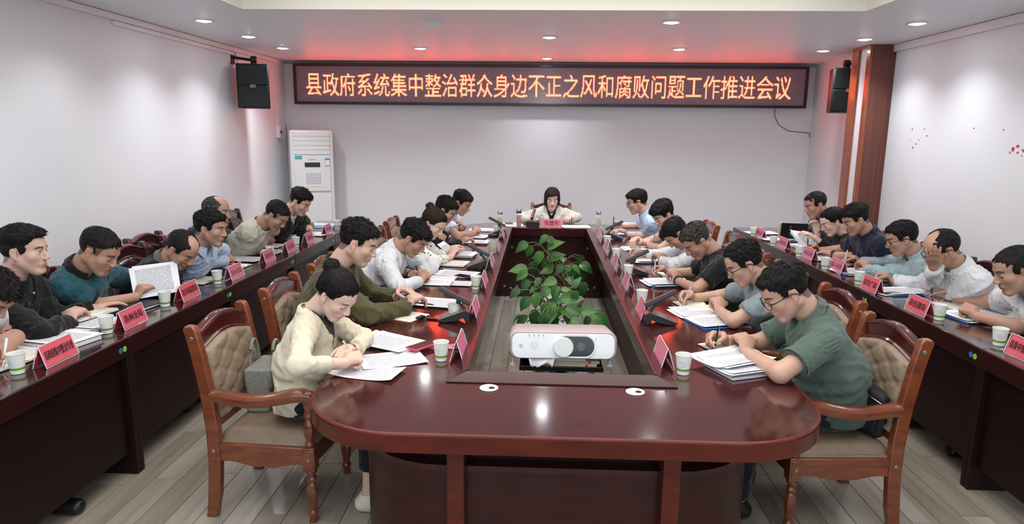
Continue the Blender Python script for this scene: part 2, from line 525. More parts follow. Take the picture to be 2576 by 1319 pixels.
o = MB().grid(lambda u, v: (-.125+.26*u, -.1935-.003*math.sin(u*3.1), 1.055+.205*v), 6, 4).obj('notice', text_paper('notice_paper', (.77, .77, .79), (.36, .36, .40), 9, words=.36), ac); o['label'] = 'white paper notice taped on'
gr = MB()
random.seed(3)
for k in range(9):
    xx = -.19+k*.016; hh = random.uniform(.008, .02)
    gr.add([(xx, -.1926, .985), (xx+.02, -.1926, .985), (xx+.01, -.1926, .985+hh)], [(0, 1, 2)])
for xx in (-.12, -.09, -.07):
    gr.add([(xx+.014*math.cos(k*pi/4), -.1927, 1.02+.012*math.sin(k*pi/4)) for k in range(8)], [tuple(range(8))])
o = gr.obj('decal', mat('green_decal', (.08, .38, .10), .5), ac); o['label'] = 'small green landscape decal'

# loudspeakers ----------------------------------------------------------
spk_m = mat('speaker_black', (.012, .013, .014), .45)
grl_m = mat('speaker_grille', (.018, .024, .026), .5, metal=.3, noise=((150, 150, 150), (.004, .004, .005), .45, .55))
def speaker(c, yaw, side, label):
    t = empty('wall_speaker', (c[0], c[1], c[2]), yaw, label=label, cat='speaker')
    b = MB().prism([(-.18, -.15), (.18, -.15), (.14, .14), (-.14, .14)], 2, -.25, .25).obj('cabinet', spk_m, t, bevel=.01)
    MB().box((-.168, -.165, -.236), (.168, -.149, .008)).obj('grille', grl_m, t, bevel=.01)
    MB().box((-.168, -.165, .014), (.168, -.149, .236)).obj('grille', grl_m, t, bevel=.01)
    MB().box((-.032, -.168, -.006), (.032, -.163, .018)).obj('badge', mat('badge_dark', (.06, .06, .06), .4), t)
    MB().box((-.032, -.168, -.018), (.032, -.163, -.007)).obj('badge_strip', mat('badge_orange', (.75, .22, .05), .4), t)
    MB().box((-.026, -.1692, .002), (.026, -.168, .009)).obj('badge_print', mat('badge_grey', (.4, .4, .42), .5), t)
    br = empty('x')
    bpy.data.objects.remove(br)
    cy_, sy_ = math.cos(-yaw), math.sin(-yaw)
    def L(dx, dy, z): return (dx*cy_-dy*sy_, dx*sy_+dy*cy_, z)
    wx = side*(abs((XL if side < 0 else XR)-c[0]))
    m = MB()
    m.tube([(0, 0, .25), (0, 0, .30)], .03, 10)
    m.tube([(0, 0, .30), L(wx*.5, .0, .315), L(wx*.96, .0, .33)], .016, 10)
    m.obj('bracket_arm', spk_m, t, smooth=True)
    MB().tube([(-.03, 0, .305), (.03, 0, .305)], .042, 14).obj('bracket_joint', spk_m, t, smooth=True)
    q = L(wx, 0, .33)
    pm_ = MB().box((-.008, -.05, -.075), (.008, .05, .075)).obj('wall_plate', spk_m, t, loc=q, rz=-yaw, bevel=.004)
    return t
speaker((-3.36, 8.12, 2.30), math.radians(14), -1, 'black wall speaker on the left wall beside the LED board')
MB_c = tuple(P(2124, 229, Y=8.35))
sp2 = speaker(tuple(MB_c), math.radians(-6), 1, 'black wall speaker partly behind the wood pilaster')
tag(MB().tube([(XL+.03, 8.13, CEIL-.06), (XL+.07, 8.1, 2.55), (XL+.09, 8.06, 2.4), (XL+.12, 8.1, 2.2)], .004, 6).obj('speaker_cable', mat('black_rubber', (.01, .01, .01), .5), smooth=True), 'thin dark cable hanging beside the left wall speaker', 'cable')

# ================================================================ tables
ma_top = mat('mahogany_top', (.060, .010, .0095), .13, coat=.7, noise=((3, 26, 3), (.036, .0065, .006), .3, .75))
ma_mid = mat('mahogany', (.045, .0085, .008), .28, spec=.3, coat=.25, noise=((5, 5, 26), (.03, .006, .0055), .3, .75))
ma_edge = mat('mahogany_edge', (.115, .017, .009), .28, spec=.25, coat=.15, noise=((6, 6, 30), (.065, .011, .007), .3, .75))
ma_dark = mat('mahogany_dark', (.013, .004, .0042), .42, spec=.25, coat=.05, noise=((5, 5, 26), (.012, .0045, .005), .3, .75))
def outline(x0, x1, y0, y1, r0, r1, bulge=.0, n=10, ccw=True):
    """rounded rectangle, corner radii r0 at the near end and r1 at the far end"""
    pts = []
    for cx_, cy_, r, a0 in [(x0+r0, y0+r0, r0, pi), (x1-r0, y0+r0, r0, 1.5*pi), (x1-r1, y1-r1, r1, 0), (x0+r1, y1-r1, r1, .5*pi)]:
        for k in range(n+1):
            a = a0+k*pi/2/n
            x = cx_+r*math.cos(a); y = cy_+r*math.sin(a)
            if bulge and y < y0+r0:
                y -= bulge*(1-((x-(x0+x1)/2)/((x1-x0)/2))**2)*1.0
            pts.append((x, y))
    return pts
TX, TE = -.895, 1.094
HX0, HX1, HY0, HY1 = -.385, .59, 2.74, 7.42
mt = empty('conference_table', (.08, 5.0, 0), label='long dark red conference table with rounded ends and open centre', cat='table')
def ringslab(outer, inner, z0, z1, mb=None):
    """top plate with a rectangular hole; both loops have the same count"""
    mb = mb or MB()
    n = len(outer)
    vs = [(x, y, z1) for x, y in outer]+[(x, y, z1) for x, y in inner]+[(x, y, z0) for x, y in outer]+[(x, y, z0) for x, y in inner]
    fs = []
    for i in range(n):
        k = (i+1) % n
        fs += [(i, k, n+k, n+i), (2*n+k, 2*n+i, 3*n+i, 3*n+k), (2*n+i, 2*n+k, k, i), (n+i, n+k, 3*n+k, 3*n+i)]
    return mb.add(vs, fs)
def hole_for(outer, x0, x1, y0, y1):
    res = []
    q = len(outer)//4
    cs_ = [(x0, y0), (x1, y0), (x1, y1), (x0, y1)]
    # every corner's points collapse near the hole's corner
    for ci in range(4):
        for k in range(q):
            cx_, cy_ = cs_[ci]
            t = (k-(q-1)/2)*.0006
            res.append((cx_+(t if ci in (0, 1, 2, 3) else 0)*(1 if ci in (0, 1) else -1)*0, cy_))
    return res
out = outline(TX, TE, 2.252, 7.98, .38, .5, bulge=.012)
out = [(x-.08, y-5.0) for x, y in out]
inn = hole_for(out, HX0-.08, HX1-.08, HY0-5, HY1-5)
tp = ringslab(out, inn, .69, .755)
# rounded nose: three extra rings round the outer edge
o_in = out
def off(poly, d):
    n = len(poly); r = []
    for i in range(n):
        a = np.array(poly[i-1]); b = np.array(poly[(i+1) % n]); t = b-a; t = t/(np.linalg.norm(t)+1e-9)
        r.append((poly[i][0]-t[1]*d, poly[i][1]+t[0]*d))
    return r
tpo = tp.obj('tabletop', ma_top, mt, smooth=30, fix=True)
nose = MB()
rg = []
for d, z in [(.002, .7555), (-.008, .7565), (-.013, .754), (-.015, .749), (-.0145, .742), (-.013, .738), (-.014, .69), (-.012, .683), (.03, .681)]:
    rg.append([(x, y, z) for x, y in off(out, d)])
nose.loft(rg, True, False)
nose.obj('table_edge', ma_edge, mt, smooth=60)
# raised bevelled rim round the opening
def rimbar(pts4, nm='rim_board'):
    mb_ = MB(); mb_.loft(pts4, True, True); return mb_.obj(nm, ma_mid, mt, fix=True, bevel=.002)
def sec_x(xo, xi, y, z0=.756):
    return [(xo-.08, y-5, z0), (xo-.08, y-5, z0+.006), (xi-.08, y-5, .788), (xi-.08+(.012 if xi > xo else -.012), y-5, .786), (xi-.08+(.012 if xi > xo else -.012), y-5, .70), (xi-.08, y-5, .70)]
def sec_y(yo, yi, x, z0=.756):
    s_ = .012 if yi > yo else -.012
    return [(x-.08, yo-5, z0), (x-.08, yo-5, z0+.006), (x-.08, yi-5, .788), (x-.08, yi-5+s_, .786), (x-.08, yi-5+s_, .70), (x-.08, yi-5, .70)]
w_ = .075
for (xo, xi) in ((HX0, HX0+w_), (HX1, HX1-w_)):
    s0 = sec_x(xo, xi, HY0); s1 = sec_x(xo, xi, HY1)
    s0 = [(p[0], p[1]+w_*abs(p[0]+.08-xo)/w_, p[2]) for p in s0]; s1 = [(p[0], p[1]-w_*abs(p[0]+.08-xo)/w_*.6, p[2]) for p in s1]
    rimbar([s0, s1])
for (yo, yi) in ((HY0, HY0+.06), (HY1, HY1-.05)):
    s0 = sec_y(yo, yi, HX0); s1 = sec_y(yo, yi, HX1)
    s0 = [(p[0]+w_*abs(p[1]+5-yo)/abs(yi-yo), p[1], p[2]) for p in s0]; s1 = [(p[0]-w_*abs(p[1]+5-yo)/abs(yi-yo), p[1], p[2]) for p in s1]
    rimbar([s0, s1])
# inner walls of the opening
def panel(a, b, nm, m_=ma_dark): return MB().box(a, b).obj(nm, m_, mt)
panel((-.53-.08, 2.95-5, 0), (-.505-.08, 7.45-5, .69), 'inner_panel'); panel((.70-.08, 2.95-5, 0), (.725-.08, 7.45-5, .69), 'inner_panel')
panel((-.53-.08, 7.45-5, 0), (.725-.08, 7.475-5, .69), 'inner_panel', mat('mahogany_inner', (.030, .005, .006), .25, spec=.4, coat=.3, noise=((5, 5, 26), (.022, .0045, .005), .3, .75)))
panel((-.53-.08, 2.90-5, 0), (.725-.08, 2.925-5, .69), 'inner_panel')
scr = mat('steel', (.6, .6, .6), .25, metal=1)
for x_, z_ in [(-.30, .56), (.53, .56), (-.38, .12), (-.31, .10), (-.24, .12), (.55, .10), (.62, .12)]:
    MB().tube([(x_-.08, 7.45-5.012, z_), (x_-.08, 7.45-5, z_)], .013, 10).obj('bolt', scr, mt, smooth=True)
# base under the near end: curved skirt, two posts
skirt = outline(-.72, .88, 2.40, 7.75, .36, .4, n=8)
sk = MB(); rg = [[(x-.08, y-5, z) for x, y in skirt] for z in (0.0, .555)]
rg.append([(x-.08, y-5, .555) for x, y in off(skirt, .03)])
sk.loft(rg, True, False)
sk.obj('base_panel', mat('mahogany_base', (.045, .0085, .0070), .34, spec=.25, coat=.15, noise=((5, 5, 26), (.024, .006, .0055), .3, .75)), mt, smooth=40)
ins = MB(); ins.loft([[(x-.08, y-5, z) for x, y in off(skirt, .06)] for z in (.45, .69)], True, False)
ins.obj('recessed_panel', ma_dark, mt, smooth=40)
sh_ = MB(); sh_.loft([[(x-.08, y-5, z) for x, y in off(skirt, d)] for d, z in ((-.006, .535), (-.006, .558), (.06, .558))], True, False)
sh_.obj('base_ledge', ma_mid, mt, smooth=40)
for x_ in (-.30, .50):
    MB().box((x_-.03-.08, 2.345-5, 0), (x_+.035-.08, 2.45-5, .685)).obj('leg', ma_edge, mt, bevel=.003)
# cable grommets
gr_m = mat('grommet', (.72, .72, .71), .35)
for (px, py) in ((1230, 977), (1598, 987), (1140, 873), (1668, 893)):
    c = P(px, py, z=.757)
    g = empty('cable_grommet', (c[0], c[1], .757)); g.parent = mt; g.location = (c[0]-.08, c[1]-5, .757)
    gg = MB().lathe([(.039, 0), (.039, .003), (.036, .0045), (.001, .0045)], n=32).obj('cover', gr_m if px in (1230, 1598) else mat('pinkish_plastic', (.5, .2, .25), .3), g, smooth=True, fix=True)
    MB().lathe([(.013, .0042), (.013, .0052), (.001, .0052)], (.012, -.008, 0), n=20).obj('cable_hole', mat('hole_black', (.004, .004, .004), .6), g, fix=True)

# side tables ---------------------------------------------------------
def side_table(x_front, x_back, y0, y1, label):
    s = 1 if x_front > x_back else -1
    t = empty('side_table', ((x_front+x_back)/2, (y0+y1)/2, 0), label=label, cat='table', group='side tables along the walls')
    cx_, cy_ = (x_front+x_back)/2, (y0+y1)/2
    hx = abs(x_front-x_back)/2; hy = (y1-y0)/2-.0015
    MB().box((-hx, -hy, .72), (hx, hy, .755)).obj('tabletop', mat('side_top', (.040, .013, .012), .12, coat=.7, noise=((4, 30, 4), (.022, .008, .008), .3, .75)), t, bevel=.004)
    fx = s*hx
    a, b = sorted((fx-s*.012, fx+s*.004))
    MB().box((a, -hy, .655), (b, hy, .752)).obj('front_rail', mat('side_rail', (.020, .0045, .0048), .3, spec=.3, coat=.2), t, bevel=.004)
    a, b = sorted((fx-s*.05, fx-s*.03))
    MB().box((a, -hy+.03, .13), (b, hy-.03, .655)).obj('front_panel', mat('side_panel', (.011, .0028, .0032), .40, spec=.2, coat=.08, noise=((5, 5, 26), (.010, .003, .0035), .3, .75)), t)
    for yy in (-hy, hy-.03):
        a, b = sorted((-fx, fx-s*.002))
        MB().box((a, yy, 0), (b, yy+.03, .72)).obj('leg_panel', ma_dark, t, bevel=.002)
    # round coloured stickers near the joint
    for k, (dy, c_) in enumerate(((.0, (.02, .16, .42)), (.034, (.22, .55, .03)))):
        m = MB(); xx = fx+s*.0055; yq = hy-.085 if s > 0 else -hy+.075
        m.loft([[(xx-s*.001, yq+dy*(1 if s > 0 else -1)+.015*math.cos(2*pi*i/16), .70+.015*math.sin(2*pi*i/16)) for i in range(16)], [(xx, yq+dy*(1 if s > 0 else -1)+.015*math.cos(2*pi*i/16), .70+.015*math.sin(2*pi*i/16)) for i in range(16)]])
        o = m.obj('sticker', mat('round_sticker_%d' % k, c_, .4), t, fix=True); o['label'] = ('blue round sticker', 'green round sticker')[k]
    return t
ys = [1.5, 3.3, 4.5, 5.7, 6.85, 7.95]
wl = ['nearest the camera', 'second from the camera', 'in the middle of the row', 'fourth from the camera', 'at the far end']
for i in range(5):
    side_table(-2.10, -2.62, ys[i], ys[i+1], 'dark wooden side table of the left row, '+wl[i])
ysr = [1.6, 3.4, 4.6, 5.8, 6.9, 7.95]
for i in range(5):
    side_table(2.24, 2.76, ysr[i], ysr[i+1], 'dark wooden side table of the right row, '+wl[i])
# ================================================================ implicit surfaces
def V3(*a): return np.array(a, float)
def unit(v): v = np.array(v, float); return v/(np.linalg.norm(v)+1e-9)

class Field:
    def __init__(s, lo, hi, h):
        s.lo = np.array(lo, float); s.h = h
        s.n = np.ceil((np.array(hi, float)-s.lo)/h).astype(int)+1
        s.v = np.full(s.n, .2, np.float32)
        s.ax = [(s.lo[i]+h*np.arange(s.n[i])).astype(np.float32) for i in range(3)]
    def win(s, lo, hi):
        a = np.clip(np.floor((np.array(lo)-s.lo)/s.h).astype(int), 0, s.n)
        b = np.clip(np.ceil((np.array(hi)-s.lo)/s.h).astype(int)+1, 0, s.n)
        if np.any(b <= a): return None
        sl = tuple(slice(a[i], b[i]) for i in range(3))
        return sl, s.ax[0][sl[0]][:, None, None], s.ax[1][sl[1]][None, :, None], s.ax[2][sl[2]][None, None, :]
    def put(s, fn, lo, hi, k=.0, op='u', m=.03):
        w = s.win(np.array(lo)-m-k, np.array(hi)+m+k)
        if w is None: return
        sl, x, y, z = w
        d = fn(x, y, z); a = s.v[sl]
        if op == 'u':
            if k > 0:
                hh = np.maximum(k-np.abs(a-d), 0)/k
                s.v[sl] = np.minimum(a, d)-hh*hh*k*.25
            else: s.v[sl] = np.minimum(a, d)
        else:
            d = -d
            if k > 0:
                hh = np.maximum(k-np.abs(a-d), 0)/k
                s.v[sl] = np.maximum(a, d)+hh*hh*k*.25
            else: s.v[sl] = np.maximum(a, d)
    def cap(s, a, b, ra, rb=None, k=.0, op='u', lat=None, ls=1.0, cut=None, inf=0.0):
        """tapered capsule; lat, ls widen the section along one axis; cut flattens the b end"""
        rb = ra if rb is None else rb
        ra += inf; rb += inf
        a = np.array(a, float); b = np.array(b, float)
        R = max(ra, rb)*(max(ls, 1.0))
        lo = np.minimum(a, b)-R; hi = np.maximum(a, b)+R
        ba = b-a
        if lat is not None:
            ba2 = ba-lat*(lat@ba)*(1-1/ls)
        else: ba2 = ba
        L2 = float(ba2@ba2)+1e-12
        un = ba/(np.linalg.norm(ba)+1e-9)
        def fn(x, y, z):
            qx, qy, qz = x-a[0], y-a[1], z-a[2]
            if cut is not None:
                pl = qx*un[0]+qy*un[1]+qz*un[2]-np.linalg.norm(ba)-cut
            if lat is not None:
                l_ = (qx*lat[0]+qy*lat[1]+qz*lat[2])*(1-1/ls)
                qx, qy, qz = qx-lat[0]*l_, qy-lat[1]*l_, qz-lat[2]*l_
            t = np.clip((qx*ba2[0]+qy*ba2[1]+qz*ba2[2])/L2, 0, 1)
            d = np.sqrt((qx-ba2[0]*t)**2+(qy-ba2[1]*t)**2+(qz-ba2[2]*t)**2)-(ra+(rb-ra)*t)
            if cut is not None: d = np.maximum(d, pl)
            return d
        s.put(fn, lo, hi, k, op)
    def ell(s, c, r, k=.0, op='u', R=None):
        c = np.array(c, float); r = np.array(r, float); q = float(max(r))
        def fn(x, y, z):
            X, Y, Z = x-c[0], y-c[1], z-c[2]
            if R is not None:
                X, Y, Z = (R[0][0]*X+R[1][0]*Y+R[2][0]*Z, R[0][1]*X+R[1][1]*Y+R[2][1]*Z, R[0][2]*X+R[1][2]*Y+R[2][2]*Z)
            X = X/r[0]; Y = Y/r[1]; Z = Z/r[2]
            k0 = np.sqrt(X*X+Y*Y+Z*Z); k1 = np.sqrt((X/r[0])**2+(Y/r[1])**2+(Z/r[2])**2)+1e-6
            return k0*(k0-1)/k1
        s.put(fn, c-q, c+q, k, op)
    def noise(s, amp, f, seed=0, stretch=(1, 1, 1)):
        x, y, z = [a_*st for a_, st in zip((s.ax[0][:, None, None], s.ax[1][None, :, None], s.ax[2][None, None, :]), stretch)]
        g = seed*1.7
        m = np.abs(s.v) < .03
        n = (np.sin(f*(x+.6*y)+g)*np.sin(f*(.8*y-.5*z)+g*2)+np.sin(f*(.9*z+.4*x)+g*3)*np.sin(f*.7*(x-y)+g))*.5
        s.v += np.where(m, amp*n, 0).astype(np.float32)
    def surf(s):
        v = s.v; n = np.array(v.shape)-1
        ins = v < 0
        c = [ins[i:i+n[0], j:j+n[1], k:k+n[2]] for i in (0, 1) for j in (0, 1) for k in (0, 1)]
        al = c[0].copy(); an = c[0].copy()
        for q in c[1:]: al &= q; an |= q
        act = an & ~al
        I = np.argwhere(act)
        if len(I) == 0: return np.zeros((0, 3)), np.zeros((0, 4), int)
        idx = np.full(act.shape, -1, np.int32); idx[act] = np.arange(len(I))
        acc = np.zeros((len(I), 3)); cnt = np.zeros(len(I))
        offs = [(i, j, k) for i in (0, 1) for j in (0, 1) for k in (0, 1)]
        val = {o: v[I[:, 0]+o[0], I[:, 1]+o[1], I[:, 2]+o[2]] for o in offs}
        for o in offs:
            for ax in range(3):
                if o[ax] == 0:
                    o2 = list(o); o2[ax] = 1; o2 = tuple(o2)
                    a, b = val[o], val[o2]
                    m = (a < 0) != (b < 0)
                    t = np.where(m, a/(a-b+1e-12), 0)
                    p = np.tile(np.array(o, float), (len(I), 1)); p[:, ax] = t
                    acc[m] += p[m]; cnt[m] += 1
        vs = s.lo+s.h*(I+acc/cnt[:, None])
        fs = []
        for ax in range(3):
            u, w_ = (ax+1) % 3, (ax+2) % 3
            sa = [slice(None)]*3; sb = [slice(None)]*3
            sa[ax] = slice(0, -1); sb[ax] = slice(1, None)
            A, B = ins[tuple(sa)], ins[tuple(sb)]
            E_ = np.argwhere(A != B)
            ok = (E_[:, u] > 0) & (E_[:, w_] > 0) & (E_[:, u] < n[u]) & (E_[:, w_] < n[w_])
            E_ = E_[ok]
            if not len(E_): continue
            def cell(du, dw):
                q = E_.copy(); q[:, u] += du; q[:, w_] += dw
                return idx[q[:, 0], q[:, 1], q[:, 2]]
            q = np.stack([cell(-1, -1), cell(0, -1), cell(0, 0), cell(-1, 0)], 1)
            inn_ = A[tuple(E_.T)]
            q[~inn_] = q[~inn_][:, ::-1]
            fs.append(q)
        F_ = np.concatenate(fs)
        return vs, F_[(F_ >= 0).all(1)]

def prune(vs, fs, keep):
    fs = fs[keep]
    used = np.unique(fs); mp = np.full(len(vs), -1); mp[used] = np.arange(len(used))
    return vs[used], mp[fs], used
def relax(vs, fs, it=1, lam=.5):
    for _ in range(it):
        acc = np.zeros_like(vs); cnt = np.zeros(len(vs))
        for k in range(4):
            a = fs[:, k]; b = fs[:, (k+1) % 4]
            np.add.at(acc, a, vs[b]); np.add.at(cnt, a, 1)
            np.add.at(acc, b, vs[a]); np.add.at(cnt, b, 1)
        m = cnt > 0
        vs = vs.copy(); vs[m] += lam*(acc[m]/cnt[m][:, None]-vs[m])
    return vs
def quadmesh(name, vs, fs, mats, col=None, hl=None):
    me = bpy.data.meshes.new(name)
    me.vertices.add(len(vs)); me.vertices.foreach_set('co', np.asarray(vs, np.float32).ravel())
    me.loops.add(len(fs)*4); me.loops.foreach_set('vertex_index', np.asarray(fs, np.int32).ravel())
    me.polygons.add(len(fs)); me.polygons.foreach_set('loop_start', np.arange(len(fs), dtype=np.int32)*4)
    me.polygons.foreach_set('loop_total', np.full(len(fs), 4, np.int32))
    me.polygons.foreach_set('use_smooth', np.ones(len(fs), bool))
    me.update(calc_edges=True)
    for m in (mats if isinstance(mats, list) else [mats]): me.materials.append(m)
    if col is not None:
        a = me.color_attributes.new('Col', 'FLOAT_COLOR', 'POINT')
        a.data.foreach_set('color', np.concatenate([col, np.ones((len(col), 1))], 1).astype(np.float32).ravel())
    if hl is not None:
        a = me.attributes.new('hl', 'FLOAT_VECTOR', 'POINT')
        a.data.foreach_set('vector', np.asarray(hl, np.float32).ravel())
    return me

# ---------------------------------------------------------------- materials of people
skin_m = mat('skin', rough=.46, spec=.4, attr='Col', bump=(260, .08))
_b = skin_m.node_tree.nodes['Principled BSDF']
_b.inputs['Subsurface Weight'].default_value = .0
def cloth(name, c, rough=.85, sheen=.15, c2=None):
    c2 = c2 or tuple(v*.86 for v in c)
    if 'cloth_'+name in MATS: return MATS['cloth_'+name]
    m = mat('cloth_'+name, c, rough, spec=.2, noise=((9, 9, 9), c2, .35, .7), bump=(420, .12), sheen=sheen)
    nt = m.node_tree; b = nt.nodes['Principled BSDF']; bp = b.inputs['Normal'].links[0].from_node
    tc = [n for n in nt.nodes if n.type == 'TEX_COORD'][0]
    n2 = nt.nodes.new('ShaderNodeTexNoise'); n2.inputs['Scale'].default_value = 11; n2.inputs['Detail'].default_value = 2.5; n2.inputs['Distortion'].default_value = 1.6
    n2.noise_type = 'RIDGED_MULTIFRACTAL'
    nt.links.new(tc.outputs['Object'], n2.inputs[0])
    b2 = nt.nodes.new('ShaderNodeBump'); b2.inputs['Strength'].default_value = .8; b2.inputs['Distance'].default_value = .02
    nt.links.new(n2.outputs[0], b2.inputs['Height']); nt.links.new(b2.outputs[0], bp.inputs['Normal'])
    return m
def hair_mat(name, c, c2):
    k = 'hair_'+name
    if k in MATS: return MATS[k]
    m = mat(k, c, .55, spec=.16)
    nt = m.node_tree; b = nt.nodes['Principled BSDF']
    at = nt.nodes.new('ShaderNodeAttribute'); at.attribute_name = 'hl'
    mp = nt.nodes.new('ShaderNodeMapping'); mp.inputs['Scale'].default_value = (28, 330, 70)
    nt.links.new(at.outputs['Vector'], mp.inputs[0])
    nz = nt.nodes.new('ShaderNodeTexNoise'); nz.inputs['Scale'].default_value = 1; nz.inputs['Detail'].default_value = 3
    nt.links.new(mp.outputs[0], nz.inputs[0])
    rp = nt.nodes.new('ShaderNodeValToRGB')
    rp.color_ramp.elements[0].position = .35; rp.color_ramp.elements[1].position = .7
    rp.color_ramp.elements[0].color = (*c, 1); rp.color_ramp.elements[1].color = (*c2, 1)
    nt.links.new(nz.outputs[0], rp.inputs[0]); nt.links.new(rp.outputs[0], b.inputs['Base Color'])
    bp = nt.nodes.new('ShaderNodeBump'); bp.inputs['Strength'].default_value = .8; bp.inputs['Distance'].default_value = .004
    nt.links.new(nz.outputs[0], bp.inputs['Height']); nt.links.new(bp.outputs[0], b.inputs['Normal'])
    return m
black_hair = hair_mat('black', (.0045, .004, .0045), (.016, .013, .013))
brown_hair = hair_mat('brown', (.012, .007, .006), (.040, .024, .020))
salt_hair = hair_mat('greying', (.010, .009, .009), (.075, .07, .065))
SK = dict(fair=(.57, .375, .30), mid=(.50, .31, .235), tan=(.42, .245, .18), pale=(.66, .46, .385))

# ---------------------------------------------------------------- head
def head_prims(F, lip=1.0, fem=False, chubby=1.0):
    c = chubby
    F.ell((-.014, 0, .034), (.098, .0765*c**.3, .084))
    F.ell((.03, 0, .042), (.060, .062, .060), k=.02)
    F.ell((.034, 0, -.03), (.056, .060*c, .074), k=.02)
    jw = .050*c if not fem else .045
    for s in (-1, 1):
        F.cap((-.008, s*jw, -.040), (.052, s*.020*c, -.096), .025*c, .018, k=.02)
        F.ell((.054, s*.040, -.020), (.024, .022*c, .022), k=.02)
    F.cap((.064, -.012, -.100), (.064, .012, -.100), .0190, k=.015)
    F.ell((.02, 0, -.085), (.045, .034*c, .026*c), k=.02)
    F.cap((.080, -.026, .022), (.080, .026, .022), .0125, k=.014)
    for s in (-1, 1):
        F.ell((.103, s*.031, .001), (.017, .017, .0125), k=.012, op='s')
    for s in (-1, 1):
        F.ell((.0735, s*.031, -.001), (.0135, .0165, .0128), k=.003)
    F.cap((.086, 0, .010), (.1040, 0, -.030), .0075, .0112, k=.010)
    for s in (-1, 1):
        F.ell((.098, s*.0125, -.034), (.011, .0075, .0075), k=.005)
        F.ell((.105, s*.0065, -.0425), (.004, .0035, .0035), k=.002, op='s')
    F.ell((.074, 0, -.062), (.017, .027, .020), k=.014)
    F.cap((.0872, -.014, -.0615), (.0872, .014, -.0615), .0046, k=.006)
    F.cap((.0855, -.012, -.0715), (.0855, .012, -.0715), .0054, k=.006)
    F.cap((.0942, -.020, -.0668), (.0942, .020, -.0668), .0018, k=.003, op='s')
    for s in (-1, 1):
        Rm = Matrix.Rotation(math.radians(-12), 3, 'Y')
        R = [[Rm[i][j] for j in range(3)] for i in range(3)]
        F.ell((-.012, s*.0795, -.004), (.0160, .0072, .029), k=.004, R=R)
        F.ell((-.006, s*.0875, .000), (.0100, .0060, .018), k=.004, op='s', R=R)
        F.cap((-.004, s*.077, -.028), (-.002, s*.075, -.034), .0075, k=.005)

def hair_line(x, spec):
    hl = spec.get('line', .070); rec = spec.get('nape', -.055)
    xs = [-.14, -.06, -.036, -.022, .004, .012, .034, .046, .066, .12]
    zs = [rec-.01, rec, -.022, .020, .030, -.004, -.002, .040, hl-.006, hl+.004]
    if spec.get('long'):
        zs = [-.05, -.05, -.03, .0, .012, .010, .014, .042, hl-.004, hl+.004]
    return np.interp(x, xs, zs)

def head_color(v, skin, spec, eyes='down', hairc=(.02, .016, .015)):
    n = len(v); c = np.tile(np.array(skin), (n, 1))
    x, y, z = v[:, 0], v[:, 1], v[:, 2]
    def mixc(mask, col):
        nonlocal c
        m = np.clip(mask, 0, 1)[:, None]; c = c*(1-m)+np.array(col)*m
    g = lambda q, s: np.exp(-(q/s)**2)
    sk = np.array(skin)
    mixc(.35*g(x-.062, .03)*g(np.abs(y)-.045, .02)*g(z+.03, .025), sk*(1.0, .78, .72))
    mixc(.5*g(np.abs(y)-.085, .012)*(np.abs(x+.01) < .03), sk*(1, .80, .74))
    mixc(.35*g(x-.112, .012)*g(z+.032, .014), sk*(1, .78, .72))
    lipm = (x > .074)*np.clip(1-(np.abs(y)/.023)**2, 0, 1)*g(z+.0665, .0085)
    mixc(np.clip(lipm*1.5, 0, 1)*spec.get('lip', .75), spec.get('lipc', sk*(.85, .50, .48)))
    mixc((x > .076)*(np.abs(y) < .024)*g(z+.0668, .0024)*.85, sk*.22)  # shade of the mouth crease put into the skin colour
    # brows
    by = np.abs(y)
    bz = .0215+.006*np.clip((by-.014)/.02, 0, 1)-.008*np.clip((by-.036)/.014, 0, 1)
    mixc((x > .050)*np.clip((by-.012)/.004, 0, 1)*np.clip((.052-by)/.008, 0, 1)*np.minimum(1, g(z-bz, .0050 if not spec.get('thinbrow') else .0034)*1.25), hairc)
    # eyes: the lash line of a lowered lid, or an open eye
    ez = -.001-.0035*(1-((by-.031)/.015)**2)
    inw = np.clip((.0165-np.abs(by-.031))/.003, 0, 1)*(x > .06)
    if eyes == 'open':
        mixc(inw*g(z-.0005, .0040*np.sqrt(np.clip(1.0-((by-.031)/.017)**2, .05, 1)))*1.3, (.62, .58, .55))
        mixc((x > .06)*g(by-.031, .0046)*g(z-.0005, .0046)*1.6, (.02, .012, .01))
        mixc(inw*g(z-(.0048-.002*((by-.031)/.015)**2), .0016)*.9, (.03, .02, .02))
    else:
        mixc(np.minimum(1, inw*g(z-ez-.0, .0027)*1.25), (.022, .014, .013))
        mixc(inw*g(z-ez+.004, .003)*.25, sk*.6)
    mixc(.3*inw*g(z-.009, .0022), sk*.45)
    mixc(g(np.abs(y)-.0065, .003)*g(z+.0425, .0028)*(x > .098)*.8, sk*.18)
    # scalp shade under cropped hair
    L = hair_line(x, spec)
    a = spec.get('scalp', .8)
    if spec.get('bald'): a = a*np.clip((np.sqrt(((x-.04)*.8)**2+y**2)-spec['bald'])/.012, 0, 1)
    mixc(np.clip((z-L)/.008, 0, 1)*a*(x < .09)*(np.abs(y) < .083), np.array(hairc)*1.0+sk*spec.get('fadeskin', .07))
    if spec.get('stubble'):
        mixc(spec['stubble']*((x > .05)*g(z+.085, .022)+(x > .085)*g(z+.054, .005)), sk*.5)
    return c

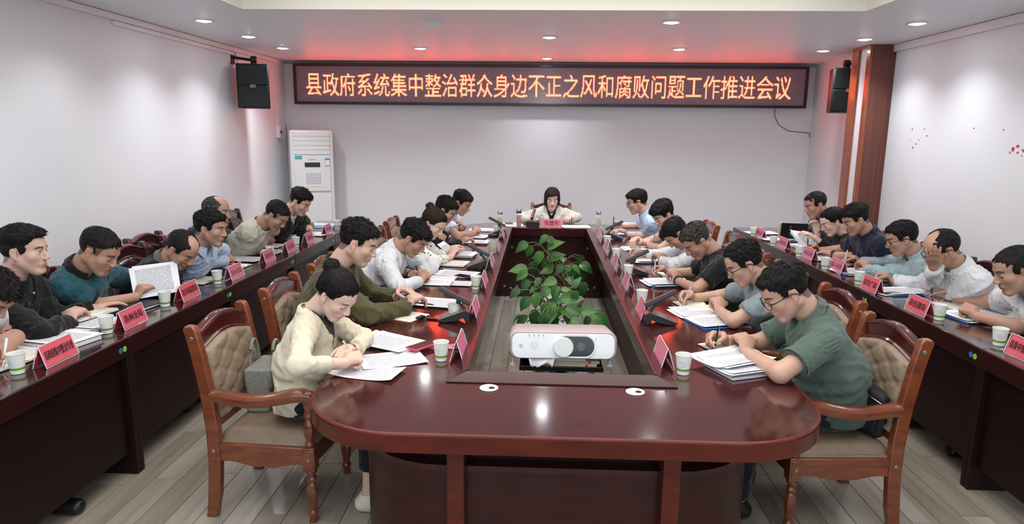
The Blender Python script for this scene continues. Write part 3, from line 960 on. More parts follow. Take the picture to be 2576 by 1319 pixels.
def make_head_mesh(R, H, neck, q, skin, spec, eyes, fem, chubby, sc):
    h = q
    F = Field((-.135, -.105, -.20), (.135, .105, .135), h)
    head_prims(F, fem=fem, chubby=chubby)
    a = R.T@(neck[0]-H)/sc; b = R.T@(neck[1]-H)/sc
    F.cap(a, b, neck[2]/sc, neck[3]/sc, k=.022)
    vs, fs = F.surf()
    cen = vs[fs].mean(1)
    vs, fs, _ = prune(vs, fs, (cen[:, 2] > -.19))
    col = head_color(vs, skin, spec, eyes, spec.get('brow', (.025, .018, .016)))
    return H+(vs*sc)@R.T, fs, col

def make_hair(R, H, spec, sc, q, seed):
    F = Field((-.16, -.125, -.19 if spec.get('style') == 'bob' else -.12), (.14, .125, .19), q)
    x, y, z = F.ax[0][:, None, None], F.ax[1][None, :, None], F.ax[2][None, None, :]
    # skull distance
    def el(c, r):
        X, Y, Z = (x-c[0])/r[0], (y-c[1])/r[1], (z-c[2])/r[2]
        k0 = np.sqrt(X*X+Y*Y+Z*Z); k1 = np.sqrt((X/r[0])**2+(Y/r[1])**2+(Z/r[2])**2)+1e-6
        return k0*(k0-1)/k1
    def el2(q):
        X, Y, Z = (q[:, 0]+.014)/.098, q[:, 1]/.0765, (q[:, 2]-.034)/.084
        return (np.sqrt(X*X+Y*Y+Z*Z)-1)*.08
    d = np.minimum(el((-.014, 0, .034), (.098, .0765, .084)), el((.03, 0, .042), (.062, .064, .062)))
    ts, tt, tf = spec.get('side', .004), spec.get('top', .02)*.78, spec.get('front', .02)*.78
    ts = ts*.7
    sm = lambda t: np.clip(t, 0, 1)**2*(3-2*np.clip(t, 0, 1))
    u = sm((z-.03)/.06)
    fr = sm((x-.01)/.07)
    th = ts+(tt-ts)*u*(1-fr)+(tf-ts)*u*fr
    if spec.get('part'):
        th = th-.008*np.exp(-((y-spec['part'])/.006)**2)*u
    rs = np.random.default_rng(seed)
    rough = spec.get('rough', 1.0)
    a1 = np.arctan2(y, z+.02+0*x)
    nz = (np.sin(a1*17+x*60+rs.uniform(0, 6))*.5+np.sin(a1*31-x*45+rs.uniform(0, 6))*.35+np.sin(x*150+a1*9+rs.uniform(0, 6))*.3)
    if rough > 1.5:
        nz = nz+(np.sin(a1*26+x*90+rs.uniform(0, 6))*np.sin(x*110-a1*12))*.9
    th = th+.0015*min(rough, 1.8)*nz*(.25+u)
    L = hair_line(x, spec)
    tp_ = np.clip((z-L)/.022, 0, 1)
    if not spec.get('jag'): th = th*(.30+.70*tp_)
    else: th = th*(.55+.45*tp_)
    th = np.maximum(th, .0030)
    d = d-th
    jag = .0035*np.sin(y*260+seed)+.002*np.sin(y*510+seed)
    bald = spec.get('bald')
    if bald:
        d = np.maximum(d, np.where(z > .03, bald-np.sqrt(((x-.04)*.8)**2+y**2), -.1))
    msk = (L+jag*fr+spec.get('jag', 0)*fr*np.sin(y*190+seed)-z)
    k = .004
    if spec.get('style') == 'bob':
        # hair falls past the ears; the face stays open
        d2 = np.sqrt(((x+.015)/1.06)**2+((y)/.92)**2+((np.maximum(z-.03, 0))**2))-.100
        d2 = d2+.0016*np.sin(a1*40)+.002*np.sin(np.arctan2(y, x+0*z)*23)
        low = -.088+.035*np.clip((x+.02)/.08, 0, 1)-z
        d2 = np.maximum(d2, low)
        d = np.minimum(d, d2+0*z)
        face = np.maximum(np.abs(y)-.056-.014*np.clip((.05-z)/.1, 0, 1), -(x-.018-.25*np.maximum(-.03-z, 0)))
        face = np.maximum(face, z-.056-.9*(y+.03)*.35)
        d = np.maximum(d, -face)
        inner = np.maximum(np.sqrt(((x)/1.0)**2+(y/.9)**2)-.084, z-.02)
        d = np.maximum(d, -inner-.0)
    else:
        d = np.maximum(d, msk)+0*d
    F.v = np.broadcast_to(d, F.v.shape).astype(np.float32).copy()
    for (c, r) in spec.get('buns', []):
        F.ell(c, r, k=.012)
    if spec.get('buns'):
        F.noise(.0022, 150, seed)
    for (c, r) in spec.get('tufts', []):
        F.ell(c, r, k=.02)
    vs, fs = F.surf()
    if len(fs):
        # loose locks laid over the surface so that edges and outline read as hair
        a_ = vs[fs[:, 0]]; b_ = vs[fs[:, 1]]; c_ = vs[fs[:, 2]]
        nn = np.cross(b_-a_, c_-a_); nn /= np.linalg.norm(nn, axis=1)[:, None]+1e-12
        cc = vs[fs].mean(1)
        skl = el2(cc)
        ok = np.where((skl > .0015) & ((nn*(cc-np.array([-.014, 0, .034]))).sum(1) > 0))[0]
        nb = min(len(ok), spec.get('locks', 1500)); pick = rs.choice(ok, nb, replace=False)
        V_ = []; Fq = []; k0 = len(vs)
        lng = spec.get('long') or spec.get('style') == 'bob'
        for i in pick:
            p = cc[i]; n_ = nn[i]; xx, yy, zz = p
            if spec.get('style') == 'bob': dirv = np.array([.15*(xx > 0), .25*np.sign(yy)*(zz > .06), -1.0])
            elif lng: dirv = np.array([-.10, 0, .09])-p
            else:
                ff = np.clip((zz-.035)/.05, 0, 1)
                dirv = np.array([1.0*ff+.15, .45*np.sign(yy)*ff*rs.uniform(-.3, 1), -.9*(1-ff)-.15]) if xx > -.07 else np.array([-.1, .2*np.sign(yy), -1])
            dirv = dirv/(np.linalg.norm(dirv)+1e-9)+rs.normal(size=3)*(.10 if lng else .22)
            dirv = dirv-n_*(dirv@n_); dirv /= np.linalg.norm(dirv)+1e-9
            up_ = (0.06 if lng else .10+.16*min(rough, 2)*np.clip((zz-.05)/.05, 0, 1))
            dl = dirv+n_*up_; sd = np.cross(n_, dirv)
            ln_ = (.030 if lng else min(.010+.6*tt, .026))*rs.uniform(.7, 1.2)*(1 if zz > .03 or lng else .6)
            wd_ = .0032*rs.uniform(.7, 1.2)
            o_ = p-n_*.0008
            m_ = o_+dl*ln_*.5; t_ = o_+dl*ln_-n_*ln_*(.16 if not lng else .12)
            j = k0+len(V_)
            V_ += [o_-sd*wd_, o_+sd*wd_, m_+sd*wd_*.8, m_-sd*wd_*.8, t_+sd*wd_*.12, t_-sd*wd_*.12]
            Fq += [(j, j+1, j+2, j+3), (j+3, j+2, j+4, j+5)]
        vs = np.concatenate([vs, np.array(V_)]); fs = np.concatenate([fs, np.array(Fq)])
    return H+(vs*sc)@R.T, fs, vs

# ---------------------------------------------------------------- hands
def rodr(v, ax, a):
    ax = unit(ax); return v*math.cos(a)+np.cross(ax, v)*math.sin(a)+ax*(ax@v)*(1-math.cos(a))
POSES = dict(flat=dict(c=[(8, 16, 12)]*4, th=(28, 4)), rest=dict(c=[(22, 34, 22), (26, 38, 24), (30, 42, 26), (32, 44, 28)], th=(30, 12)),
             write=dict(c=[(46, 52, 22), (58, 66, 34), (70, 78, 42), (76, 80, 44)], th=(20, 34)),
             fist=dict(c=[(70, 88, 50), (72, 90, 50), (74, 90, 50), (76, 88, 50)], th=(16, 30)),
             point=dict(c=[(14, 20, 10), (40, 55, 30), (55, 66, 40), (60, 70, 40)], th=(24, 26)))
def hand_mesh(wr, el, d, up, mirror, pose, sc, q, rw):
    """wr wrist, d towards the fingers, up = back of the hand; returns verts, faces, index tip, thumb tip"""
    d = unit(d); up = unit(up-d*(up@d)); y = np.cross(up, d)
    if mirror: y = -y
    R = np.stack([d, y, up], 1)
    F = Field((-.07, -.06, -.11), (.21, .085, .05), q)
    e = R.T@(el-wr)/sc
    F.cap(e, (0, 0, 0), rw*1.4545/sc, rw/sc)
    ys = [.0265, .0085, -.0095, -.0265]
    for i, yy in enumerate(ys):
        F.cap((.012, yy*.55, -.001), (.085-(.006 if i == 3 else 0), yy, 0), .0135, .0108, k=.012)
    F.ell((.045, 0, -.006), (.042, .032, .014), k=.01)
    F.ell((.035, -.022, -.008), (.032, .013, .015), k=.01)
    segs = [(.042, .026, .020), (.047, .029, .021), (.043, .027, .020), (.033, .020, .018)]
    tip = None
    for i, yy in enumerate(ys):
        p = V3(.085-(.006 if i == 3 else 0), yy, -.001); a = 0
        spl = math.radians((6, 1, -4, -10)[i])
        for j in range(3):
            a += math.radians(POSES[pose]['c'][i][j])
            dd = V3(math.cos(a)*math.cos(spl), math.sin(spl), -math.sin(a)*math.cos(spl))
            qn = p+dd*segs[i][j]
            ra = (.0098, .0086, .0077)[j]*(.9 if i == 3 else 1); rb = (.0086, .0077, .0066)[j]*(.9 if i == 3 else 1)
            F.cap(p, qn, ra, rb, k=.004 if j else .008)
            p = qn
        if i == 0: tip = p
    out, dn = POSES[pose]['th']
    o_, n_ = math.radians(out), math.radians(dn)
    t0 = V3(.018, .020, -.008)
    t1 = t0+.044*unit(V3(math.cos(o_+.4), math.sin(o_+.4), -.25-math.sin(n_)*.5))
    t2 = t1+.031*unit(V3(math.cos(o_-.1), math.sin(o_-.1)*.8, -.15-math.sin(n_)*.7))
    t3 = t2+.026*unit(V3(math.cos(o_-.4), math.sin(o_-.5), -.15-math.sin(n_)*.6))
    F.cap(t0, t1, .0150, .0112, k=.010); F.cap(t1, t2, .0108, .0098, k=.004); F.cap(t2, t3, .0096, .0078, k=.003)
    vs, fs = F.surf()
    if mirror: fs = fs[:, ::-1]
    cen = vs[fs].mean(1)
    vs, fs, _ = prune(vs, fs, cen[:, 0] > -.062)
    W = lambda p: wr+R@(np.array(p)*sc)
    sk_ = 1-.10*np.clip((-.044-vs[:, 0])/.018, 0, 1); vs[:, 1] *= sk_; vs[:, 2] *= sk_
    return wr+(vs*sc)@R.T, fs, W(tip), W(t3)

# ---------------------------------------------------------------- garments and people
def strip_ring(path_in, path_out, th=.003):
    pass

def collar_mesh(N, axis, fwd, r0, r1, h, gap, name, m, parent, base, stand=True, tipl=.028, lat=1.12):
    """turned-down shirt collar: stands round the neck and folds outward, open at the throat"""
    ax = unit(axis); f = unit(fwd-ax*(fwd@ax)); l = np.cross(ax, f)
    mb = MB(); n = 36; rows = []
    for i in range(n+1):
        t = i/n
        a = gap+(2*pi-2*gap)*t            # 0 is the throat
        ed = min(t, 1-t)
        k = np.clip((.16-ed)/.16, 0, 1)
        dirv = f*math.cos(a)+l*math.sin(a)*lat
        back = .5-.5*math.cos(a)
        rise = h*(.55+.45*back)
        top = N+dirv*(r0)+ax*rise
        inn = N+dirv*(r0+.001)+ax*(rise-h*.8)
        mid = N+dirv*(r0+.008)+ax*(rise+.001)
        low = N+dirv*(r1+.010*k)+ax*(rise-h*.95-tipl*k)+f*(.010*k)
        low2 = low-dirv*.004
        rows.append([inn-base, top-base, mid-base, low-base, low2-base, N+dirv*(r0+.005)+ax*(rise-.004)-base])
    mb.loft(rows, True, True)
    return mb.obj(name, m, parent, smooth=True, fix=True)

PEOPLE = {}
def person(key, label, head, face=1, seat=None, yaw=0, pitch=35, roll=0, tyaw=0, sc=1.0, skin='mid', hair=None, hm=None,
           eyes='down', fem=False, chubby=1.0, belly=0.0, shirt=None, arms=None, glasses=None, q=1.0, legs=True, trouser=(.012, .013, .018),
           shoes=(.01, .01, .01), neckshift=0, sh_w=1.0, lean_l=.5, watch=None, bend=.03, kneeout=0):
    hair = hair or {}
    H = P(head[0], head[1], z=head[2])
    f0 = {1: V3(1, 0, 0), -1: V3(-1, 0, 0), 0: V3(0, -1, 0)}[face]
    up = V3(0, 0, 1)
    fwd = rodr(f0, up, math.radians(tyaw)); lat = np.cross(up, fwd)
    # head frame: yaw about up (positive turns towards the camera's side), pitch nods down
    hy = math.radians(tyaw+yaw)
    hf = rodr(f0, up, hy); hl_ = np.cross(up, hf)
    pf = math.cos(math.radians(pitch))*hf-math.sin(math.radians(pitch))*up
    pu = np.cross(pf, hl_)
    rr = math.radians(roll)
    hl2 = math.cos(rr)*hl_+math.sin(rr)*pu; pu2 = np.cross(pf, hl2)
    R = np.stack([pf, hl2, pu2], 1)
    headn = H+R@V3(-.035, 0, -.055)*sc
    N = headn+.55*(R@V3(-.02, 0, -.085)*sc)+.45*(-fwd*.06-up*.065)*sc
    PV = V3(seat[0], seat[1], .54)
    dz = N[2]-PV[2]
    Lt = lean_l*sc
    hd = math.sqrt(max(Lt*Lt-dz*dz, .0016)) if dz < Lt else .03
    if seat[0] is None or face == 0 and seat[2:] == ():
        pass
    if face != 0:
        PV[0] = N[0]-face*max(hd, .08)
        if seat[0] is not None: PV[0] = seat[0]
    else:
        PV[0] = N[0]; PV[1] = N[1]+max(hd, .12)
        if seat[1] is not None: PV[1] = seat[1]
    tdir = unit(N-PV)
    CH = N-tdir*.115*sc-up*.005
    S1 = (PV+CH)/2-fwd*(bend+.01)+up*.01
    nrm = unit(np.cross(lat, tdir))      # chest normal, points forward
    shw = .158*sc*sh_w*(.9 if fem else 1)
    base = V3(PV[0], PV[1], 0)
    skc = np.array(SK[skin]) if isinstance(skin, str) else np.array(skin)
    sh = {}
    for nm in ('n', 'f'):
        s_ = {1: -1, -1: 1, 0: -1}[face]*(1 if nm == 'n' else -1)
        A = arms[nm]
        Ht = P(A['h'][0], A['h'][1], z=A['h'][2])
        El = P(A['e'][0], A['e'][1], z=A['e'][2])
        shp = CH+lat*s_*shw+up*.035*sc+fwd*.015
        # shoulder follows a reaching arm a little
        shp = shp+unit(El-shp)*.02
        # keep the arm's bones at a believable length
        u_ = El-shp; Lu = np.linalg.norm(u_); Lmax = .335*sc; Lmin = .20*sc
        El = shp+unit(u_)*min(max(Lu, Lmin), Lmax)
        if Lu > Lmax: El[2] = max(El[2], .80 if A['e'][2] > .7 else A['e'][2])
        d_ = Ht-El; Ld = np.linalg.norm(d_); hs = .075*sc
        wr = El+unit(d_)*min(max(Ld-hs, .19*sc), .30*sc)
        sh[nm] = dict(s=s_, shp=shp, el=El, wr=wr, A=A, d=unit(d_ if 'dir' not in A else rodr(unit(d_), up, math.radians(A['dir']))))
    am = .90 if fem else 1.0
    am *= sc
    # ---- body field
    def torso(F, inf=0.0):
        F.cap(PV, S1, .112*sc, (.100+belly*.6)*sc, k=.03, lat=lat, ls=1.36 if not fem else 1.34, inf=inf)
        F.cap(S1, CH, (.100+belly*.5)*sc, (.098 if fem else .104)*sc, k=.03, lat=lat, ls=1.42, inf=inf)
        if belly: F.ell((PV+S1)/2+nrm*.06, V3(1, 1, 1)*((.10+belly)*sc+inf), k=.05)
        F.cap(sh['n']['shp']-up*.005, sh['f']['shp']-up*.005, .046*sc*am/sc, k=.04, inf=inf)
        F.cap(CH-tdir*.05+nrm*.03, CH-tdir*.12+nrm*.035, .07*sc, .075*sc, k=.05, lat=lat, ls=1.5, inf=inf)
        if fem:
            for s_ in (-1, 1):
                F.ell(CH-tdir*.13+nrm*.075+lat*.07*s_, V3(1, 1, 1)*(.062+inf), k=.04)
        for nm in ('n', 'f'):
            F.cap(N-tdir*.01-fwd*.01, sh[nm]['shp']+up*.0, .048*sc, .046*sc, k=.03, inf=inf)
            F.cap(sh[nm]['shp']-up*.01, sh[nm]['shp']+unit(sh[nm]['el']-sh[nm]['shp'])*.04, .051*am, .047*am, k=.03, inf=inf)
    nk = (headn, N-tdir*.01, (.050 if fem else .058)*sc, (.054 if fem else .062)*sc)
    lo = np.min([PV-.3, CH-.3, N-.3]+[sh[a]['el']-.09 for a in 'nf']+[sh[a]['wr']-.09 for a in 'nf'], 0)
    hi = np.max([PV+.3, CH+.3, N+.3]+[sh[a]['el']+.09 for a in 'nf']+[sh[a]['wr']+.09 for a in 'nf'], 0)
    knees = []; ank = []; hips = []
    for s_ in (-1, 1):
        hp = PV+lat*.085*s_+V3(0, 0, -.02); kn = hp+f0*.40*sc+lat*s_*(.05+kneeout)+V3(0, 0, -.01)
        an_ = kn+f0*.03*(1 if s_ > 0 else -1)+V3(0, 0, 0); an_[2] = .085
        hips.append(hp); knees.append(kn); ank.append(an_)
    if legs:
        lo[2] = .02
        lo = np.minimum(lo, np.min(knees, 0)-.1); hi = np.maximum(hi, np.max(knees, 0)+.1); lo[2] = .0
    hb = .013*q
    F = Field(lo, hi, hb)
    torso(F, -.006)
    F.cap(nk[0], nk[1], nk[2], nk[3], k=.022)
    for a in 'nf':
        F.cap(sh[a]['shp'], sh[a]['el'], .046*am, .040*am, k=.02)
        F.cap(sh[a]['el'], sh[a]['wr'], .040*am, .0275*am, k=.015)
    if legs:
        for i in range(2):
            F.cap(hips[i], knees[i], .070*sc, .052*sc, k=.03)
            F.cap(knees[i], ank[i], .050*sc, .034*sc, k=.02)
            F.cap(ank[i], ank[i]+fwd*.12+V3(0, 0, -.045), .034, .026, k=.02)
    vs, fs = F.surf()
    cen = vs[fs].mean(1)
    hl_c = (cen-H)@R/sc
    keep = ~((hl_c[:, 2] > -.186) & (np.abs(hl_c[:, 0]) < .14) & (np.abs(hl_c[:, 1]) < .11)) | (np.linalg.norm(cen-H, axis=1) > .26)
    for a in 'nf':
        e = (cen-sh[a]['wr'])@sh[a]['d']
        ua = sh[a]['el']-sh[a]['shp']; tt_ = np.clip(((cen-sh[a]['shp'])@ua)/(ua@ua), 0, 1)
        du = np.linalg.norm(cen-sh[a]['shp']-tt_[:, None]*ua, axis=1)
        keep &= ~((du > .06) & (e > -.036) & (np.linalg.norm(cen-sh[a]['wr'], axis=1) < .17) & (e < .3) & (np.linalg.norm(np.cross(cen-sh[a]['wr'], sh[a]['d']), axis=1) < .05))
    vs, fs, _ = prune(vs, fs, keep)
    col = np.tile(skc, (len(vs), 1))
    VS = [vs]; FS = [fs]; CO = [col]; n0 = len(vs)
    hv, hf_, hc = make_head_mesh(R, H, nk, .0030*q, skc, hair, eyes, fem, chubby, sc)
    VS.append(hv); FS.append(hf_+n0); CO.append(hc); n0 += len(hv)
    tips = {}
    for a in 'nf':
        A = sh[a]['A']; d = sh[a]['d']
        roll_h = math.radians(A.get('roll', 35 if A['pose'] in ('write', 'fist') else 8))
        upv = up-d*(d@up); upv = unit(upv)
        if A.get('upv') is not None: upv = unit(np.array(A['upv'], float))
        mir = sh[a]['s'] > 0      # left hand
        upv = rodr(upv, d, roll_h*(1 if mir else -1)*-1 if face != 9 else 0)
        v_, f_, ti, tt = hand_mesh(sh[a]['wr'], sh[a]['el'], d, upv, mir, A['pose'], sc*(.92 if fem else 1), .0036*q, .0275*am)
        # rest the hand on what lies under it
        lowest = v_[:, 2].min(); lim = A.get('floor', .768)
        if A.get('rest', True) and lowest < lim:
            k_ = np.clip(((v_-sh[a]['wr'])@d)/.03+.2, 0, 1)[:, None]
            v_ = v_+k_*V3(0, 0, lim-lowest); ti = ti+V3(0, 0, lim-lowest); tt = tt+V3(0, 0, lim-lowest)
        VS.append(v_); FS.append(f_+n0); CO.append(np.tile(skc*(1, .95, .93), (len(v_), 1))); n0 += len(v_)
        tips[a] = (ti, tt, d, sh[a]['wr'])
    vs = np.concatenate(VS)-base; fs = np.concatenate(FS); col = np.concatenate(CO)
    body = bpy.data.objects.new('person', quadmesh('person', vs, fs, skin_m, col))
    body.location = base
    link(body)
    tag(body, label, 'person')
    # ---- shirt
    sp = shirt or {}
    sm_ = sp['m']
    inf = sp.get('inf', .012)
    def garment(sp, inf, res, name, m, sleeve, seed):
        F = Field(lo-.02, hi+.02, res); rs_ = np.random.default_rng(seed+5)
        torso(F, inf)
        if fem is False or True:
            F.cap(PV-tdir*.03, PV+tdir*.03, .118*sc, .116*sc, k=.02, lat=lat, ls=1.36, inf=inf)
        for a in 'nf':
            sp_, el_, wr_ = sh[a]['shp'], sh[a]['el'], sh[a]['wr']
            if sleeve == 'short':
                t_ = sp.get('sl', .62)
                F.cap(sp_, sp_+(el_-sp_)*t_, .049*am, .049*am, k=.02, cut=0, inf=inf+.003)
            elif sleeve == 'long':
                F.cap(sp_, el_, .047*am, .041*am, k=.02, inf=inf)
                cu = unit(wr_-el_)
                F.cap(el_, wr_-cu*sp.get('cuff', .015), .041*am, .031*am, k=.015, cut=0, inf=inf*.75)
                F.cap(wr_-cu*(sp.get('cuff', .015)+.05), wr_-cu*sp.get('cuff', .015), .036*am, .034*am, k=.004, cut=0, inf=inf*.75)
            elif sleeve == 'roll':
                F.cap(sp_, el_, .052*am, .046*am, k=.02, inf=inf)
                e2 = el_+(wr_-el_)*.38
                F.cap(el_, e2, .047*am, .043*am, k=.012, cut=0, inf=inf*.8)
                F.cap(el_+(wr_-el_)*.16, e2, .050*am, .047*am, k=.003, cut=0, inf=inf)
        am_ = sp.get('wr', .0035)
        F.noise(am_, 42, seed); F.noise(am_*.6, 85, seed+3, (1, 1.3, .7))
        x, y, z = F.ax[0][:, None, None], F.ax[1][None, :, None], F.ax[2][None, None, :]
        near_ = np.abs(F.v) < .03
        fa = sp.get('fold', .004)*2.3
        if fa:
            for j_ in range(3):
                dv = unit(rs_.normal(size=3)*(1, 1, .6)); ph = rs_.uniform(0, 6)
                wv = x*dv[0]+y*dv[1]+z*dv[2]
                w2 = np.sin(11*(x*dv[1]-y*dv[2]+z*dv[0])+ph)
                rid = (1-np.abs(np.sin(wv*(24+5*j_)+1.3*w2+ph)))**4
                msk = np.clip(.5+.9*np.sin(9*(y*dv[0]+z*dv[1]-x*dv[2])+ph*2), 0, 1)
                F.v -= np.where(near_, fa*rid*msk, 0).astype(np.float32)
        # folds that run round a bent sleeve and across the waist
        x, y, z = F.ax[0][:, None, None], F.ax[1][None, :, None], F.ax[2][None, None, :]
        for a in 'nf':
            e_ = sh[a]['el'] if sleeve != 'short' else sh[a]['shp']+(sh[a]['el']-sh[a]['shp'])*.3
            dd = np.sqrt((x-e_[0])**2+(y-e_[1])**2+(z-e_[2])**2)
            F.v += ((sp.get('fold', .004))*np.exp(-(dd/.10)**2)*np.sin(dd*190+seed)).astype(np.float32)
        wq = (x-S1[0])*tdir[0]+(y-S1[1])*tdir[1]+(z-S1[2])*tdir[2]
        F.v += (sp.get('fold', .004)*.9*np.exp(-((wq+.04)/.09)**2)*np.sin(wq*95+3*np.sin((x+y)*9)+seed)).astype(np.float32)
        # neckline
        nr = sp.get('neck', .006 if sp.get('collar') else .012)
        axn = unit(headn-N)
        F.cap(N-tdir*.05, N+axn*.004, nk[3]+nr+.024, nk[3]+nr+.018, k=.015, cut=0)
        F.cap(N-axn*.02, N+axn*.12, nk[3]+nr, nk[3]+nr+.005, k=.004, op='s')
        vd = sp.get('v', 0)
        if vd:
            vw = sp.get('vw', .03)
            a_ = N+nrm*.055+tdir*.02; b_ = N+nrm*.115-tdir*vd
            F.cap(a_, b_, vw+.03, vw*.35, k=.006, op='s')
        if sp.get('open'):
            a_ = N+nrm*.05; b_ = PV+nrm*.18
            F.cap(a_+nrm*.02, b_, sp['open']*.8, sp['open'], k=.01, op='s', lat=nrm, ls=3.2)
        # hem
        wz = z-(PV[2]-sp.get('hem', .07))
        F.v = np.maximum(F.v, (-wz+0*F.v).astype(np.float32))
        vs, fs = F.surf()
        vs = relax(vs, fs, 1, .4)
        if sp.get('front_only'):
            cen = vs[fs].mean(1)-N
            vs, fs, _ = prune(vs, fs, (cen@nrm > .0) & (np.linalg.norm(cen, axis=1) < .27) & (np.abs(cen@lat) < .11))
        o = bpy.data.objects.new(name, quadmesh(name, vs-base, fs, m))
        return link(o, body)
    seed = abs(hash(key)) % 97 if False else sum(ord(c_)*7 for c_ in key) % 97
    g1 = garment(sp, inf, .0095*q, sp.get('name', 'shirt'), sm_, sp.get('sleeve', 'short'), seed)
    if sp.get('under'):
        u_ = dict(m=sp['under'], inf=.002, neck=.004, wr=.0, fold=0, v=sp.get('underv', .0), vw=.03, front_only=True)
        garment(u_, .002, .012*q, 'undershirt', sp['under'], None, seed)
    axn = unit(headn-N)
    if sp.get('collar'):
        cm_ = sp.get('collarm', sm_)
        collar_mesh(N+axn*.012-tdir*.008, axn, fwd, nk[3]+.004, nk[3]+.024, .036*sc, sp.get('gap', .45), 'collar', cm_, body, base, tipl=sp.get('tip', .03))
    elif False:
        f_ = unit(fwd-axn*(fwd@axn)); l_ = np.cross(axn, f_); mb = MB()
        ring = []
        rad = nk[3]+sp.get('neck', .012)
        pts = [N+axn*.004+(f_*math.cos(a)+l_*math.sin(a))*(rad+.004)-base-f_*0 for a in np.linspace(0, 2*pi, 33)[:-1]]
        if not sp.get('v'):
            mb.tube(pts+[pts[0]], .0065, 6); mb.obj('neckband', sm_, body, smooth=True)
    if sp.get('sleeve') == 'short' and sp.get('trim'):
        for a in 'nf':
            sp_, el_ = sh[a]['shp'], sh[a]['el']; dd = unit(el_-sp_); c_ = sp_+(el_-sp_)*sp.get('sl', .62)-base
            r_ = .052*am+inf+.006
            mb = MB(); mb.tube([c_-dd*.012, c_+dd*.004], [r_+.002, r_+.002], 24, caps=False); mb.obj('sleeve_band', sp['trim'], body, smooth=True)
    if sp.get('buttons') and nrm is not None:
        for k in range(4):
            c_ = N-tdir*(.06+.075*k)+nrm*(.125+.0*k)-base
            MB().tube([c_, c_+nrm*.006], .0055, 8).obj('button', sp['buttons'], body)
    if legs:
        F = Field(lo-.02, np.array([hi[0], hi[1], .72]), .016*q)
        F.cap(PV-tdir*.01, PV+V3(0, 0, -.01), .108*sc, .108*sc, k=.02, lat=lat, ls=1.34)
        for i in range(2):
            F.cap(hips[i], knees[i], .079*sc, .064*sc, k=.03)
            F.cap(knees[i], ank[i]+V3(0, 0, .02 if not fem else .13), .064*sc, .052*sc, k=.02, cut=0)
        F.noise(.004, 30, seed)
        F.v = np.maximum(F.v, (F.ax[2][None, None, :]-(PV[2]+.03)+0*F.v).astype(np.float32))
        vs, fs = F.surf()
        o = bpy.data.objects.new('trousers', quadmesh('trousers', vs-base, fs, cloth('tr%d%d%d' % tuple(int(c*99) for c in trouser), trouser)))
        link(o, body)
        sm2 = mat('shoe%d' % int(shoes[0]*99), shoes, .35)
        for i in range(2):
            a_ = ank[i]
            F = Field((a_[0]-.2, a_[1]-.2, -.02), (a_[0]+.2, a_[1]+.2, .16), .009*q)
            F.cap(a_+V3(0, 0, -.045)-fwd*.03, a_+V3(0, 0, -.05)+fwd*.15, .042, .036, k=.01, lat=lat, ls=1.15)
            F.cap(a_+V3(0, 0, -.02), a_+V3(0, 0, .012), .045, .045, k=.02, cut=0)
            F.cap(a_+V3(0, 0, .0), a_+V3(0, 0, .05), .036, .037, op='s')
            zz = F.ax[2][None, None, :]
            F.v = np.maximum(F.v, (.003-zz+0*F.v).astype(np.float32))
            vs, fs = F.surf()
            link(bpy.data.objects.new('shoe', quadmesh('shoe', vs-base, fs, sm2)), body)
    # ---- hair
    if hair.get('style') != 'none':
        hm = hm or black_hair
        vs, fs, loc = make_hair(R, H, hair, sc, .0034*q, seed)
        if len(fs): link(bpy.data.objects.new('hair', quadmesh('hair', vs-base, fs, hm, None, loc)), body)
    def HL(x, y, z): return H+R@(V3(x, y, z)*sc)-base
    if glasses:
        gm_ = mat('glasses_%s' % glasses, {'black': (.01, .01, .012), 'metal': (.25, .24, .24), 'pink': (.45, .12, .18)}[glasses], .3, metal=.0 if glasses == 'black' else .8)
        g = bpy.data.objects.new('glasses', None); link(g, body)
        r_ = .0016 if glasses != 'black' else .0024
        for s_ in (-1, 1):
            pts = [HL(.107-4.2*(s_*.0325+.025*math.cos(t))**2, s_*.0325+.025*math.cos(t), -.004+.019*math.sin(t)*(1-.12*math.cos(2*t))) for t in np.linspace(0, 2*pi, 21)[:-1]]
            MB().tube(pts+[pts[0]], r_*.8, 6).obj('rim', gm_, g, smooth=True)
            ln = MB(); c_ = HL(.100, s_*.0325, -.004); ln.add([c_]+pts, [(0, k+1, (k+1) % 20+1) for k in range(20)])
            ln.obj('lens', mat('lens_glass', (.9, .93, .95), .03, alpha=.14, spec=.8), g, smooth=True)
            MB().tube([HL(.094, s_*.059, .004), HL(.075, s_*.074, .006), HL(.0, s_*.084, .010), HL(-.018, s_*.086, .004), HL(-.03, s_*.084, -.012)], r_, 6).obj('temple', gm_, g, smooth=True)
        MB().tube([HL(.104, -.009, .002), HL(.112, 0, .006), HL(.104, .009, .002)], r_, 6).obj('bridge', gm_, g, smooth=True)
    if watch:
        a = watch[0]; wr_, el_ = sh[a]['wr'], sh[a]['el']; dd = unit(el_-wr_); c_ = wr_+dd*watch[3] if len(watch) > 3 else wr_+dd*.012
        r_ = .0275*am+.004
        mb = MB(); ww = watch[2]
        mb.tube([c_-dd*ww/2-base, c_+dd*ww/2-base], [r_, r_+.001], 20, caps=False)
        wo = mb.obj('watch', watch[1], body, smooth=True)
        wo.modifiers.new('solid', 'SOLIDIFY').thickness = .003
        u_ = unit(up-dd*(up@dd)); s_ = np.cross(u_, dd)
        u2 = unit(u_*.6-np.array([0, 1, 0])*.8*(1 if True else 0)); u2 = unit(u2-dd*(u2@dd))
        q_ = c_+u2*r_-base
        MB().tube([q_, q_+u2*.006], .0155, 16).obj('watch_case', mat('watch_face', (.03, .03, .035), .15), body, smooth=40)
    PEOPLE[key] = dict(tips=tips, N=N, H=H, R=R, PV=PV, body=body, base=base, nrm=nrm, tdir=tdir, lat=lat, fwd=fwd, CH=CH)
    return body

